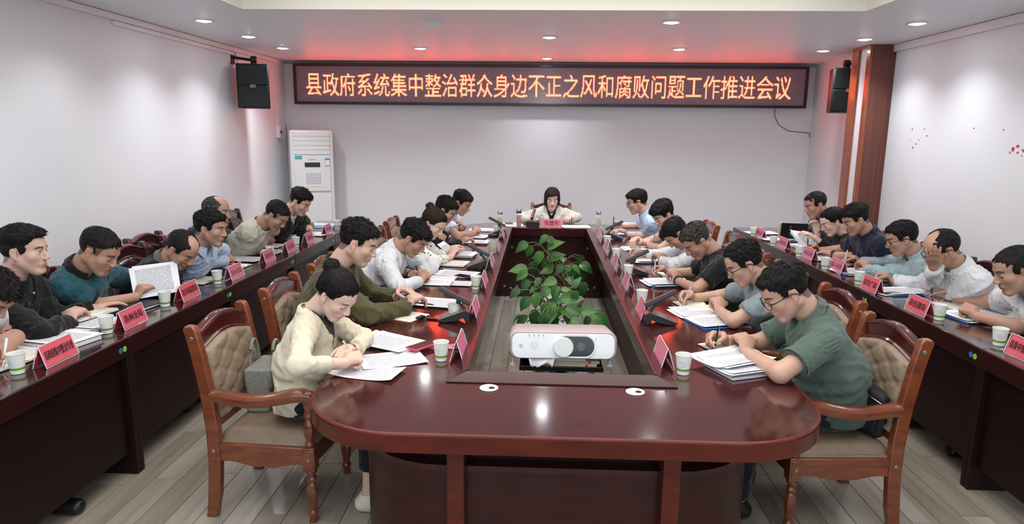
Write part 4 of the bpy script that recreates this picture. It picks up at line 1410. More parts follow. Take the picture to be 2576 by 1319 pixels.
PEN_MATS = dict(black=('pen_black', (.012, .012, .014)), white=('pen_white', (.7, .7, .72)), blue=('pen_blue', (.02, .04, .18)), silver=('pen_silver', (.5, .5, .52)))
def pen_at(tip, dirv, kind, label, ln=.142):
    dirv = unit(dirv); t = np.array(tip, float)
    e = empty('pen', t, label=label, cat='pen')
    m = mat(*PEN_MATS[kind], .3)
    MB().tube([dirv*.0, dirv*.012, dirv*.02], [.0007, .003, .0042], 10).obj('pen_tip', mat('steel', (.6, .6, .6), .25, metal=1), e, smooth=40)
    MB().tube([dirv*.02, dirv*ln], [.0044, .0046], 10).obj('barrel', m, e, smooth=40)
    MB().tube([dirv*(ln-.045)+V3(.0055, 0, 0), dirv*(ln-.002)+V3(.0055, 0, 0)], .0012, 6).obj('clip', mat('steel', (.6, .6, .6), .25, metal=1), e)
    return e
def pen_in_hand(key, a, kind, label, lean=None):
    ti, tt, d, wr = PEOPLE[key]['tips'][a]
    g = (ti+tt)/2
    back = unit(-d*.55+V3(0, 0, 1)*.9 if lean is None else np.array(lean, float))
    # the point meets the page below the finger tips
    t = (g[2]-.762)/back[2]
    return pen_at(g-back*t, back, kind, label)
# ================================================================ people
c_white = cloth('white', (.60, .61, .64)); c_cream = cloth('cream', (.66, .61, .47)); c_olive = cloth('olive', (.075, .068, .028))
c_green = cloth('green', (.085, .125, .105)); c_grey = cloth('grey_blue', (.20, .245, .27)); c_black = cloth('black', (.008, .008, .0095))
c_lblue = cloth('light_blue', (.44, .56, .76)); c_teal = cloth('teal', (.012, .055, .075), c2=(.022, .10, .125)); c_beige = cloth('beige', (.47, .455, .38))
c_navy = cloth('navy', (.012, .015, .035)); c_gb = cloth('pale_teal', (.27, .37, .40)); c_dgrey = cloth('dark_grey', (.13, .14, .14))
c_lilac = cloth('lilac_white', (.66, .64, .72)); c_spot = cloth('spotted', (.70, .69, .68))
_nt = c_spot.node_tree; _b2 = _nt.nodes['Principled BSDF']
_v = _nt.nodes.new('ShaderNodeTexVoronoi'); _v.inputs['Scale'].default_value = 34; _v.inputs['Randomness'].default_value = .8
_tc = [n for n in _nt.nodes if n.type == 'TEX_COORD'][0]; _nt.links.new(_tc.outputs['Object'], _v.inputs[0])
_rp = _nt.nodes.new('ShaderNodeValToRGB'); _rp.color_ramp.interpolation = 'CONSTANT'; _rp.color_ramp.elements[0].color = (.02, .018, .03, 1); _rp.color_ramp.elements[1].position = .25; _rp.color_ramp.elements[1].color = (.70, .69, .67, 1)
_nt.links.new(_v.outputs['Distance'], _rp.inputs[0]); _nt.links.new(_rp.outputs[0], _b2.inputs['Base Color'])
c_ivory = cloth('ivory', (.66, .63, .56)); c_collar = cloth('collar_grey', (.11, .105, .10))
strap_m = mat('strap_black', (.012, .012, .013), .5); steel_m = mat('steel', (.6, .6, .6), .25, metal=1)
def arm(ex, ey, hx, hy, pose, ez=.80, hz=.795, **k):
    return dict(e=(ex, ey, ez), h=(hx, hy, hz), pose=pose, **k)

person('M1', 'woman in a cream cardigan with her hair in a bun at the table\'s near left', (846, 742, 1.05), 1, (-1.15, 3.13), yaw=-22, pitch=38, sc=.96, skin='pale',
       hair=dict(side=.009, top=.016, front=.012, long=True, line=.078, nape=-.05, rough=.5, scalp=.95, thinbrow=True, lipc=(.55, .16, .17), buns=[((-.105, 0, .098), (.038, .042, .036)), ((-.085, 0, .01), (.030, .05, .055))]), fem=True,
       shirt=dict(m=c_cream, sleeve='long', cuff=.075, v=.18, vw=.050, inf=.008, under=c_black, underv=.10, name='cardigan', rib=False),
       arms=dict(n=arm(738, 968, 905, 912, 'write', .83), f=arm(915, 852, 874, 902, 'rest', .82, dir=0)), watch=('f', mat('rose_gold', (.65, .38, .30), .25, metal=1), .004, .02), q=.9, shoes=(.75, .70, .58))
person('M2', 'man in an olive sweatshirt next to the woman in the cream cardigan', (902, 612, 1.17), 1, (-1.33, 3.92), yaw=2, pitch=22, sc=1.05, skin='fair', chubby=1.1,
       hair=dict(side=.005, top=.026, front=.018, rough=2.0, line=.076, nape=-.06), shirt=dict(m=c_olive, sleeve='long', neck=.012, name='sweatshirt', inf=.016, fold=.006),
       arms=dict(n=arm(925, 795, 1052, 768, 'rest'), f=arm(930, 738, 972, 745, 'rest')), belly=.02)
person('M3', 'man in a white long-sleeved shirt bending over an open notebook', (1040, 600, 1.08), 1, (-1.28, 4.62), yaw=-10, pitch=38, skin='tan',
       hair=dict(side=.011, top=.026, front=.024, rough=1.6, line=.066, nape=-.06, jag=.006), shirt=dict(m=c_white, sleeve='long', cuff=.05, collar=True, v=.05, fold=.006, inf=.015),
       arms=dict(n=arm(1003, 727, 1092, 694, 'write'), f=arm(1084, 672, 1052, 700, 'fist')), hm=black_hair)
person('M4', 'woman in a spotted white blouse with her hair in a bun, reading a document', (1090, 562, 1.08), 1, (-1.26, 5.4), yaw=-18, pitch=36, skin='pale',
       hair=dict(side=.008, top=.014, front=.01, long=True, line=.076, rough=.5, scalp=.95, thinbrow=True, lipc=(.6, .15, .17), buns=[((-.098, 0, .092), (.034, .036, .033))]), fem=True, hm=brown_hair,
       shirt=dict(m=c_spot, sleeve='long', cuff=.12, collar=False, v=.03, name='blouse', inf=.014), arms=dict(n=arm(1092, 660, 1146, 643, 'point'), f=arm(1096, 640, 1125, 636, 'rest')))
person('M5', 'man in a black jacket resting his fist against his chin', (1120, 530, 1.11), 1, (-1.27, 6.1), yaw=-5, pitch=32, skin='tan',
       hair=dict(side=.004, top=.018, front=.016, rough=1.8, line=.072), shirt=dict(m=c_black, sleeve='long', cuff=.01, name='jacket', collar=True, inf=.02, fold=.006),
       arms=dict(n=arm(1094, 619, 1178, 612, 'rest'), f=arm(1108, 604, 1117, 584, 'fist', hz=.95, rest=False)))
person('M6', 'man in a white short-sleeved shirt writing at the far left of the table', (1161, 510, 1.10), 1, (-1.25, 6.9), yaw=-18, pitch=30, skin='tan',
       hair=dict(side=.007, top=.022, front=.02, rough=1.2, line=.070), shirt=dict(m=c_lilac, sleeve='short', collar=True, v=.05),
       arms=dict(n=arm(1150, 594, 1217, 581, 'fist'), f=arm(1163, 564, 1163, 574, 'write')))
person('C', 'woman in an ivory blazer with a black bob, seated at the head of the table', (1389, 500, 1.04), 0, (0, 8.30), yaw=3, pitch=14, skin='pale', fem=True, hm=brown_hair,
       hair=dict(style='bob', side=.014, top=.022, front=.018, line=.055, rough=.5, scalp=.95, long=True, thinbrow=True, lipc=(.45, .04, .06), lip=.95),
       shirt=dict(m=c_ivory, sleeve='long', cuff=.02, v=.19, vw=.03, inf=.02, under=c_black, underv=.09, name='blazer', rib=False, fold=.005),
       arms=dict(n=arm(1318, 546, 1349, 560, 'fist', ez=.80), f=arm(1447, 546, 1420, 560, 'rest', ez=.80)), kneeout=.0)
person('N1', 'man in a dark green polo shirt and black glasses at the near right', (1975, 735, 1.09), -1, (1.42, 3.18), yaw=2, pitch=32, sc=1.06, skin='mid', chubby=1.08,
       hair=dict(side=.005, top=.022, front=.018, rough=1.5, line=.074, nape=-.058), glasses='black', eyes='down', belly=.035,
       shirt=dict(m=c_green, sleeve='short', collar=True, v=.06, sl=.70, fold=.005, trim=c_green, gap=.5),
       arms=dict(f=arm(1930, 850, 1826, 858, 'write'), n=arm(1962, 940, 1860, 878, 'rest', hz=.785)), q=.9)
person('N2', 'man in a grey-blue polo shirt and black glasses with a receding hairline', (1872, 663, 1.09), -1, (1.42, 3.9), yaw=0, pitch=30, skin='mid',
       hair=dict(side=.007, top=.022, front=.010, rough=2.3, line=.094, nape=-.058), glasses='black',
       shirt=dict(m=c_grey, sleeve='short', collar=True, v=.06, sl=.66), arms=dict(f=arm(1812, 745, 1722, 752, 'write'), n=arm(1845, 808, 1800, 775, 'point')))
person('N3', 'man in a black t-shirt and metal glasses with a black smart band', (1752, 606, 1.09), -1, (1.40, 4.65), yaw=15, pitch=42, skin='tan', chubby=1.06,
       hair=dict(side=.003, top=.014, front=.010, rough=1.8, line=.078, scalp=.6, fadeskin=.25), glasses='metal', hm=salt_hair,
       shirt=dict(m=c_black, sleeve='short', sl=.68, inf=.014), arms=dict(f=arm(1742, 686, 1657, 686, 'write'), n=arm(1752, 728, 1693, 701, 'rest')), watch=('n', strap_m, .020))
person('N4', 'man in a white long-sleeved shirt, head bowed low beside the man in black', (1702, 588, 1.03), -1, (1.36, 5.35), yaw=4, pitch=55, skin='tan',
       hair=dict(side=.008, top=.020, front=.016, rough=1.0, line=.072), shirt=dict(m=c_white, sleeve='long', collar=True, cuff=.03, fold=.006),
       arms=dict(f=arm(1671, 640, 1606, 641, 'write'), n=arm(1694, 668, 1655, 655, 'rest')), watch=('n', steel_m, .012))
person('N5', 'man in a black polo shirt with thick black hair', (1668, 540, 1.09), -1, (1.42, 6.1), yaw=24, pitch=34, skin='fair',
       hair=dict(side=.013, top=.030, front=.030, rough=1.2, line=.060, jag=.004), shirt=dict(m=c_black, sleeve='short', collar=True, sl=.5),
       arms=dict(f=arm(1644, 603, 1596, 614, 'rest'), n=arm(1664, 625, 1642, 620, 'write')))
person('N6', 'man in a light blue short-sleeved shirt and glasses at the far right of the table', (1602, 508, 1.12), -1, (1.38, 6.95), yaw=0, pitch=16, skin='mid',
       hair=dict(side=.010, top=.022, front=.022, rough=1.0, line=.066), glasses='black', shirt=dict(m=c_lblue, sleeve='short', collar=True, sl=.72),
       arms=dict(f=arm(1608, 570, 1567, 570, 'write'), n=arm(1636, 589, 1558, 590, 'rest')))

person('L0', 'man in a white t-shirt cut off by the left edge of the frame', (-26, 742, 1.06), 1, (-2.75, 2.75), yaw=0, pitch=48, skin='tan',
       hair=dict(side=.008, top=.022, front=.024, rough=2.0, line=.066), shirt=dict(m=c_white, sleeve='short', sl=.7), arms=dict(n=arm(80, 852, -2, 890, 'write'), f=arm(40, 815, 10, 850, 'rest')), legs=True)
person('L1', 'young man in a black button-front jacket with swept-back black hair', (62, 632, 1.17), 1, (-2.86, 3.35), yaw=10, pitch=2, tyaw=0, skin='fair', eyes='open', sc=1.04,
       hair=dict(side=.003, top=.030, front=.034, rough=.7, line=.078, scalp=.75, fadeskin=.2), shirt=dict(m=c_black, sleeve='long', cuff=.01, name='jacket', inf=.018, under=c_black, v=.12, vw=.05, fold=.006, buttons=mat('snap_button', (.6, .6, .6), .3, metal=.8)),
       arms=dict(n=arm(105, 838, 178, 812, 'rest'), f=arm(130, 795, 200, 785, 'flat')))
person('L2', 'heavy-set man in a dark teal polo shirt reaching forward with a pen', (250, 632, 1.12), 1, (-2.86, 3.95), yaw=0, pitch=30, tyaw=0, skin='tan', chubby=1.14, belly=.03, sc=1.05,
       hair=dict(side=.004, top=.014, front=.010, rough=1.0, line=.078, scalp=.8), shirt=dict(m=c_teal, sleeve='short', collar=True, collarm=c_black, trim=c_black, sl=.75, v=.04),
       arms=dict(n=arm(243, 768, 375, 741, 'rest'), f=arm(340, 712, 430, 722, 'rest')))
person('L3', 'balding man in a black polo shirt with a grey collar, bending to write', (458, 628, 1.05), 1, (-2.78, 4.42), yaw=-14, pitch=40, tyaw=0, skin='tan',
       hair=dict(side=.008, top=.008, front=.003, rough=1.0, line=.088, scalp=.7, bald=.040), shirt=dict(m=c_black, sleeve='long', collar=True, collarm=c_collar, cuff=.03, name='polo', fold=.005),
       arms=dict(n=arm(395, 712, 466, 694, 'write'), f=arm(515, 676, 480, 688, 'fist')))
person('L4', 'man in a light blue dress shirt looking up to the right', (530, 575, 1.14), 1, (-2.80, 4.95), yaw=0, pitch=8, skin='tan', eyes='open',
       hair=dict(side=.007, top=.022, front=.022, rough=1.5, line=.068), shirt=dict(m=c_lblue, sleeve='long', collar=True, v=.05, cuff=.02, fold=.006),
       arms=dict(n=arm(530, 672, 600, 652, 'write'), f=arm(586, 642, 560, 650, 'rest')))
person('L5', 'balding man in glasses and navy seated behind the man in the light blue shirt', (545, 533, 1.17), 1, (-3.0, 5.55), yaw=0, pitch=6, skin='tan', eyes='open',
       hair=dict(side=.007, top=.006, front=.001, rough=.7, line=.10, scalp=.6, bald=.052), glasses='metal', hm=salt_hair, shirt=dict(m=c_navy, sleeve='long', cuff=.02),
       arms=dict(n=arm(560, 628, 600, 625, 'rest'), f=arm(590, 618, 610, 615, 'rest')))
person('L6', 'man in a beige t-shirt with a buzz cut leaning on the left table to write', (695, 542, 1.11), 1, (-2.82, 5.75), yaw=-8, pitch=42, tyaw=0, skin='tan', chubby=1.1, belly=.02,
       hair=dict(side=.002, top=.009, front=.008, rough=1.2, line=.076, scalp=.75), shirt=dict(m=c_beige, sleeve='short', sl=.72, inf=.014),
       arms=dict(n=arm(619, 616, 697, 606, 'write'), f=arm(722, 592, 698, 592, 'rest')), watch=('f', strap_m, .018))
person('L7', 'man in a black jacket and white shirt at the far end of the left row', (755, 508, 1.14), 1, (-2.80, 6.5), yaw=-10, pitch=30, skin='fair',
       hair=dict(side=.004, top=.026, front=.026, rough=1.2, line=.074, scalp=.8), shirt=dict(m=c_black, sleeve='long', collar=False, v=.15, vw=.04, name='jacket', inf=.02, under=c_white, cuff=.01),
       arms=dict(n=arm(717, 584, 781, 581, 'write'), f=arm(790, 568, 770, 574, 'fist')), watch=('f', steel_m, .012))
person('R1', 'man in a white short-sleeved shirt with cropped hair at the right frame edge', (2556, 680, 1.12), -1, (2.92, 3.62), yaw=-10, pitch=22, skin='tan', sc=1.03,
       hair=dict(side=.003, top=.008, front=.004, rough=1.0, line=.082, scalp=.6, fadeskin=.3), shirt=dict(m=c_white, sleeve='short', collar=True, v=.07, sl=.62),
       arms=dict(f=arm(2462, 760, 2368, 748, 'write'), n=arm(2560, 822, 2424, 788, 'fist')))
person('R2', 'man in a white shirt and glasses covering his brow with one hand', (2368, 628, 1.11), -1, (2.92, 4.3), yaw=0, pitch=26, skin='tan', chubby=1.05, belly=.02,
       hair=dict(side=.010, top=.008, front=.002, rough=1.0, line=.10, scalp=.6, nape=-.06, bald=.052), glasses='black', shirt=dict(m=c_white, sleeve='long', collar=True, cuff=.015, fold=.006),
       arms=dict(f=arm(2320, 712, 2240, 707, 'fist'), n=arm(2352, 738, 2345, 608, 'flat', hz=1.19, rest=False, upv=(-.55, -.75, 0), roll=0)), sc=1.02)
person('R3', 'man in a pale grey-blue shirt and glasses writing at the right table', (2268, 600, 1.09), -1, (2.90, 4.9), yaw=-10, pitch=20, skin='tan',
       hair=dict(side=.008, top=.018, front=.014, rough=1.2, line=.074), glasses='black', shirt=dict(m=c_gb, sleeve='long', collar=True, cuff=.01, fold=.006, v=.04),
       arms=dict(f=arm(2218, 660, 2136, 660, 'write'), n=arm(2222, 691, 2166, 674, 'rest')))
person('R4', 'man in a navy polo shirt with black side-parted hair', (2152, 553, 1.14), -1, (2.92, 5.6), yaw=0, pitch=24, skin='tan', chubby=1.05,
       hair=dict(side=.006, top=.028, front=.028, rough=.8, line=.066, part=.03), shirt=dict(m=c_navy, sleeve='short', collar=True, sl=.72),
       arms=dict(f=arm(2112, 630, 2062, 630, 'write'), n=arm(2140, 648, 2092, 641, 'flat')), watch=('n', mat('watch_brown', (.07, .02, .02), .4), .018))
person('R5', 'woman in a black top and pink glasses with her hair tied back', (2094, 558, 1.05), -1, (2.88, 6.15), yaw=0, pitch=26, skin='pale', fem=True,
       hair=dict(side=.008, top=.014, front=.010, long=True, line=.078, rough=.5, scalp=.95, thinbrow=True, buns=[((-.095, 0, -.02), (.03, .035, .05))]), glasses='pink',
       shirt=dict(m=c_black, sleeve='long', name='top', cuff=.05), arms=dict(f=arm(2085, 618, 2060, 605, 'rest', hz=.84), n=arm(2105, 628, 2080, 620, 'rest', hz=.82)))
person('R6', 'man in a grey open-collared shirt holding up a black notebook at the far right', (2051, 515, 1.17), -1, (2.92, 6.75), yaw=6, pitch=20, skin='tan',
       hair=dict(side=.002, top=.006, front=.004, rough=.8, line=.078, scalp=.6, fadeskin=.3), shirt=dict(m=c_dgrey, sleeve='long', collar=True, collarm=c_dgrey, v=.06, under=cloth('maroon', (.12, .02, .03)), cuff=.02, fold=.006),
       arms=dict(f=arm(2030, 585, 2005, 580, 'rest', hz=.86), n=arm(2075, 600, 2035, 597, 'rest', hz=.86)))
# ================================================================ chairs
ch_wood = mat('chair_wood', (.21, .058, .021), .22, coat=.6, noise=((9, 9, 30), (.13, .030, .014), .3, .7))
ch_red = mat('chair_crest', (.085, .014, .012), .18, coat=.8, noise=((9, 9, 30), (.05, .009, .009), .3, .7))
ch_lea = mat('chair_leather', (.255, .19, .135), .42, coat=.1, noise=((14, 14, 14), (.20, .145, .10), .3, .7), bump=(160, .15))
ch_dk = mat('chair_dark_wood', (.050, .012, .012), .2, coat=.6, noise=((9, 9, 30), (.03, .008, .009), .3, .7))
ch_bl = mat('chair_dark_leather', (.022, .010, .012), .35, coat=.2)
bolt_m = mat('bolt_cap', (.30, .27, .26), .35, metal=.7)
def tuft(u, v):
    """depth of the buttoned upholstery at u, v in 0..1; diamonds between buttons"""
    a = u*2.5+.25; b = v*3.6
    p, q = a+b, a-b
    cr = min(abs(p-round(p)), abs(q-round(q)))
    bd = math.hypot(p-round(p), q-round(q))
    return .0060*min(cr/.16, 1)**.7 + .011*min(bd/.30, 1)**.8
def make_chair(name, wood, crest, leather, label, group):
    c = empty(name, (0, 0, 0), label=label, cat='chair', group=group)
    def xz(z):   # centre line of the rear posts
        return float(np.interp(z, [0, .12, .28, .44, .62, .80, .93], [-.255, -.235, -.222, -.222, -.240, -.270, -.298]))
    # rear posts
    for s in (-1, 1):
        y = s*.235
        rg = []
        for z in [0, .06, .12, .2, .28, .36, .44, .53, .62, .71, .80, .87, .915, .932]:
            d = .030 if z > .1 else .026
            if z > .92: d = .018
            x = xz(z); hw = .021
            rg.append([(x-d, y-hw, z), (x+d, y-hw, z), (x+d, y+hw, z), (x-d, y+hw, z)])
        MB().loft(rg).obj('leg', wood, c, bevel=.006, fix=True)
        for zz in (.875, .335):
            MB().tube([(xz(zz), y+s*.020, zz), (xz(zz), y+s*.0245, zz)], [.0105, .008], 12, up=(0, 0, 1)).obj('bolt_cap', bolt_m, c, smooth=True)
    # crest rail with a moulded hump
    rg = []
    for i in range(25):
        t = -1+2*i/24; y = t*.215
        hump = .046*max(math.cos(t*pi/2), 0)**1.3
        zt = .893+hump; zb = .797+hump*.92
        x0 = xz(.87)+.0
        f = .017
        rg.append([(x0-f-.012, y, zt), (x0-.002, y, zt+.005), (x0+f-.003, y, zt), (x0+f+.002, y, zt-.012), (x0+f-.005, y, zt-.018), (x0+f-.004, y, zb+.022), (x0+f+.005, y, zb+.015), (x0+f+.006, y, zb), (x0-f+.004, y, zb)])
    MB().loft(rg).obj('crest_rail', crest, c, fix=True, smooth=32)
    # upholstered back
    def bk(u, v):
        y = (u-.5)*.436; t = (u-.5)*2
        top = .808+.042*max(math.cos(t*pi/2), 0)**1.3
        z = .475+(top-.475)*v
        edge = max(0, min(1, min(u, 1-u)/.05, v/.05, (1-v)/.03))**.5
        return (xz(z)+.004+edge*(.022+tuft(u, v)), y, z)
    mb = MB().grid(bk, 34, 40)
    def bk2(u, v):
        p = bk(u, v); return (xz(p[2])-.016, p[1], p[2])
    mb.grid(bk2, 8, 10, True)
    mb.obj('backrest', leather, c, smooth=True)
    MB().box((-.245, -.215, .44), (-.205, .215, .475)).obj('back_rail', wood, c, bevel=.004)
    # seat
    def seat(u, v):
        x = -.215+.45*u; y = (v-.5)*.45*(.94+.06*u)
        e_ = min(1, min(u, 1-u, v, 1-v)/.10)
        return (x, y, .372+.052*(1-(1-e_)**2.5)+.008*math.sin(u*pi)*math.sin(v*pi))
    sm2 = MB().grid(seat, 22, 22)
    sm2.obj('seat', leather, c, smooth=True)
    MB().box((-.215, -.224, .352), (.243, .229, .378)).obj('seat_base', leather, c, bevel=.008)
    # aprons with a shaped lower edge
    for s in (-1, 1):
        n = 16
        low = [.278-.014*math.sin(2*pi*abs(i/n-.5)*1.6)*1.0-.008*math.cos(i/n*pi*4) for i in range(n+1)]
        poly = [(-.20+.42*i/n, low[i]) for i in range(n+1)]+[(.22, .352), (-.20, .352)]
        MB().prism([(p[0], p[1]) for p in poly], 1, s*.235-.011, s*.235+.011).obj('side_rail', wood, c, bevel=.003, fix=True)
        MB().box((-.20, s*.235-.014, .335), (.22, s*.235+.014, .371)).obj('rail_moulding', wood, c, bevel=.004)
    n = 16
    poly = [(-.22+.44*i/n, .28-.02*math.cos((i/n-.5)*pi)) for i in range(n+1)]+[(.22, .352), (-.22, .352)]
    MB().prism(poly, 0, .222, .242).obj('front_rail', wood, c, bevel=.003, fix=True)
    MB().box((-.236, -.22, .28), (-.216, .22, .352)).obj('rear_rail', wood, c)
    # turned front legs rising to the arms
    prof = [(.018, 0), (.021, .01), (.018, .03), (.024, .045), (.024, .055), (.017, .065), (.020, .09), (.028, .13), (.029, .16), (.021, .19), (.017, .20), (.024, .212), (.024, .222), (.016, .232),
            (.026, .255), (.018, .268)]
    prof2 = [(.018, .375), (.024, .385), (.024, .395), (.016, .405), (.022, .425), (.029, .455), (.028, .475), (.020, .50), (.016, .51), (.024, .522), (.024, .532), (.017, .545), (.022, .57), (.024, .595)]
    for s in (-1, 1):
        l = MB().lathe(prof, (.235, s*.235, 0), 16, (.10, .25)).obj('leg', wood, c, smooth=40, fix=True)
        b = MB().box((.207, s*.235-.029, .265), (.263, s*.235+.029, .378)); b.box((.216, s*.235+s*.028-.003, .28), (.254, s*.235+s*.028+.003, .365)).obj('leg_block', wood, c, bevel=.004)
        MB().tube([(.235, s*.265, .322), (.235, s*.2705, .322)], [.0095, .007], 12).obj('bolt_cap', bolt_m, c, smooth=True)
        MB().lathe(prof2, (.235, s*.235, 0), 16, (.44, .50)).obj('arm_post', wood, c, smooth=40, fix=True)
        ap = [(-.222, .602), (-.18, .604), (-.12, .596), (-.05, .588), (.02, .592), (.09, .606), (.16, .622), (.21, .628), (.245, .618), (.262, .592), (.262, .565)]
        rg = []
        for i, (x, z) in enumerate(ap):
            a = ap[max(i-1, 0)]; b_ = ap[min(i+1, len(ap)-1)]
            tx, tz = unit(V3(b_[0]-a[0], b_[1]-a[1])) if False else ((b_[0]-a[0])/math.hypot(b_[0]-a[0], b_[1]-a[1]), (b_[1]-a[1])/math.hypot(b_[0]-a[0], b_[1]-a[1]))
            nx_, nz_ = -tz, tx
            hh = .027-(.005 if i > 8 else 0); ww = .024+.006*math.sin(i/10*pi)
            y = s*(.235+.010*math.sin(i/10*pi))
            rg.append([(x+nx_*hh*cc, y+ww*ss, z+nz_*hh*cc) for cc, ss in ((-1, -.8), (-.7, -1), (.6, -1), (1, -.6), (1, .6), (.6, 1), (-.7, 1), (-1, .8))])
        MB().loft(rg).obj('armrest', wood, c, smooth=50, fix=True)
    return c
proto = make_chair('armchair', ch_wood, ch_red, ch_lea, 'carved armchair with buttoned tan leather back, near left, bag on its seat', 'carved armchairs at the conference table')
proto_d = make_chair('armchair', ch_dk, ch_dk, ch_bl, 'dark armchair against the left wall', 'dark armchairs along the walls')
used_c = {id(proto): False, id(proto_d): False}
def place_chair(pr, x, y, rz, label):
    o = copy_tree(pr) if used_c[id(pr)] else pr
    used_c[id(pr)] = True
    o.location = (x, y, 0); o.rotation_euler = (0, 0, rz); o['label'] = label
    return o
first = True
PVs = {k: v['PV'] for k, v in PEOPLE.items()}
place_chair(proto, -1.255, 3.13, math.radians(-3), 'carved armchair with buttoned tan leather back at the near left, a grey handbag on it')
place_chair(proto, 1.39, 3.17, math.radians(183), 'carved armchair with buttoned tan leather back at the near right, a black pouch on it')
place_chair(proto, -1.24, 3.90, 0, 'carved armchair of the man in the olive sweatshirt')
place_chair(proto, 1.44, 3.88, pi, 'carved armchair of the man in the grey-blue polo shirt')
names = {'M3': ('white shirt over the notebook', -1), 'M4': 'a', 'M5': 'b'}
for k, x, y, rz, who in [('M3', -1.22, 4.64, 0, 'the man in the white shirt, left side'), ('M4', -1.20, 5.4, 0, 'the woman in the spotted blouse'), ('M5', -1.20, 6.12, 0, 'the man with his fist at his chin'),
                         ('M6', -1.22, 6.88, 0, 'the man in the white short sleeves at the far left'), ('N3', 1.42, 4.65, pi, 'the man in the black t-shirt'), ('N4', 1.42, 5.38, pi, 'the man with the deeply bowed head'),
                         ('N5', 1.46, 6.12, pi, 'the man in the black polo shirt'), ('N6', 1.44, 6.95, pi, 'the man in the light blue shirt, right side')]:
    place_chair(proto, x, y, rz, 'carved armchair of '+who)
place_chair(proto, .14, 8.42, -pi/2, 'carved armchair at the head of the table, behind the woman in ivory')
for k, who in [('L0', 'the man cut off by the left frame edge'), ('L1', 'the young man in the black jacket, left row'), ('L2', 'the man in the teal polo shirt'), ('L3', 'the balding man in the black polo shirt'), ('L4', 'the man in the light blue dress shirt'),
               ('L5', 'the balding man in navy, left row'), ('L6', 'the man in the beige t-shirt'), ('L7', 'the man in the black jacket and white shirt')]:
    p = PVs[k]
    place_chair(proto_d, max(p[0]-.03, XL+.42), p[1]+.0, random.uniform(-.05, .05), 'dark armchair of '+who)
for k, who in [('R1', 'the man in white at the right frame edge'), ('R2', 'the man hiding his brow'), ('R3', 'the man in the pale grey-blue shirt'), ('R4', 'the man in the navy polo shirt'),
               ('R5', 'the woman in black with pink glasses'), ('R6', 'the man with the black notebook')]:
    p = PVs[k]
    place_chair(proto_d, min(p[0]+.03, XR-.42), p[1], pi+random.uniform(-.05, .05), 'dark armchair of '+who)
place_chair(proto_d, -3.1, 7.35, .1, 'empty dark armchair by the left wall, farthest back')
o = place_chair(proto, -3.12, 6.95, .05, 'empty carved armchair by the left wall near the far corner')

# handbag on the near left chair
bag_m = mat('bag_grey', (.23, .235, .21), .5, noise=((90, 90, 90), (.16, .165, .15), .35, .65), bump=(500, .3))
bg = empty('handbag', (-1.37, 3.245, .428), math.radians(90), label='grey leather handbag with two handles on the near left armchair', cat='bag')
MB().prism([(-.13, 0), (.13, 0), (.115, .215), (-.115, .215)], 1, -.06, .06).obj('body', bag_m, bg, bevel=.018, seg=3, fix=True)
MB().prism([(-.118, .12), (.118, .12), (.117, .222), (-.117, .222)], 1, -.068, .066).obj('flap', bag_m, bg, bevel=.012, fix=True)
for s in (-1, 1):
    MB().tube([(.056*math.cos(a), s*.056, .20+.14*math.sin(a)) for a in np.linspace(pi, 0, 17)], .008, 8).obj('handle', bag_m, bg, smooth=True)
MB().box((-.03, -.078, .125), (.03, -.066, .145)).obj('strap', bag_m, bg, bevel=.004)
MB().box((-.012, -.084, .120), (.012, -.076, .150)).obj('buckle', mat('silver_buckle', (.6, .6, .58), .25, metal=1), bg, bevel=.003)
# black pouch on the near right chair
pb = empty('waist_bag', (1.555, 3.10, .43), math.radians(-60), label='black zipped pouch propped on the near right armchair', cat='bag')
pm2 = mat('nylon_black', (.010, .011, .016), .6, bump=(300, .3))
MB().prism([(-.09, 0), (.09, .0), (.11, .10), (.10, .21), (-.08, .25), (-.11, .12)], 1, -.04, .04).obj('body', pm2, pb, bevel=.02, seg=3, fix=True)
MB().prism([(-.07, .03), (.07, .03), (.085, .12), (-.085, .13)], 1, -.052, -.038).obj('pocket', pm2, pb, bevel=.01, fix=True)
MB().tube([(-.10, -.043, .19), (0, -.045, .205), (.095, -.043, .175)], .003, 6).obj('zip', mat('zip_silver', (.45, .45, .45), .3, metal=1), pb, smooth=True)
MB().box((.085, -.055, .135), (.10, -.045, .172)).obj('zip_puller', mat('zip_silver', (.45, .45, .45), .3, metal=1), pb, bevel=.003)

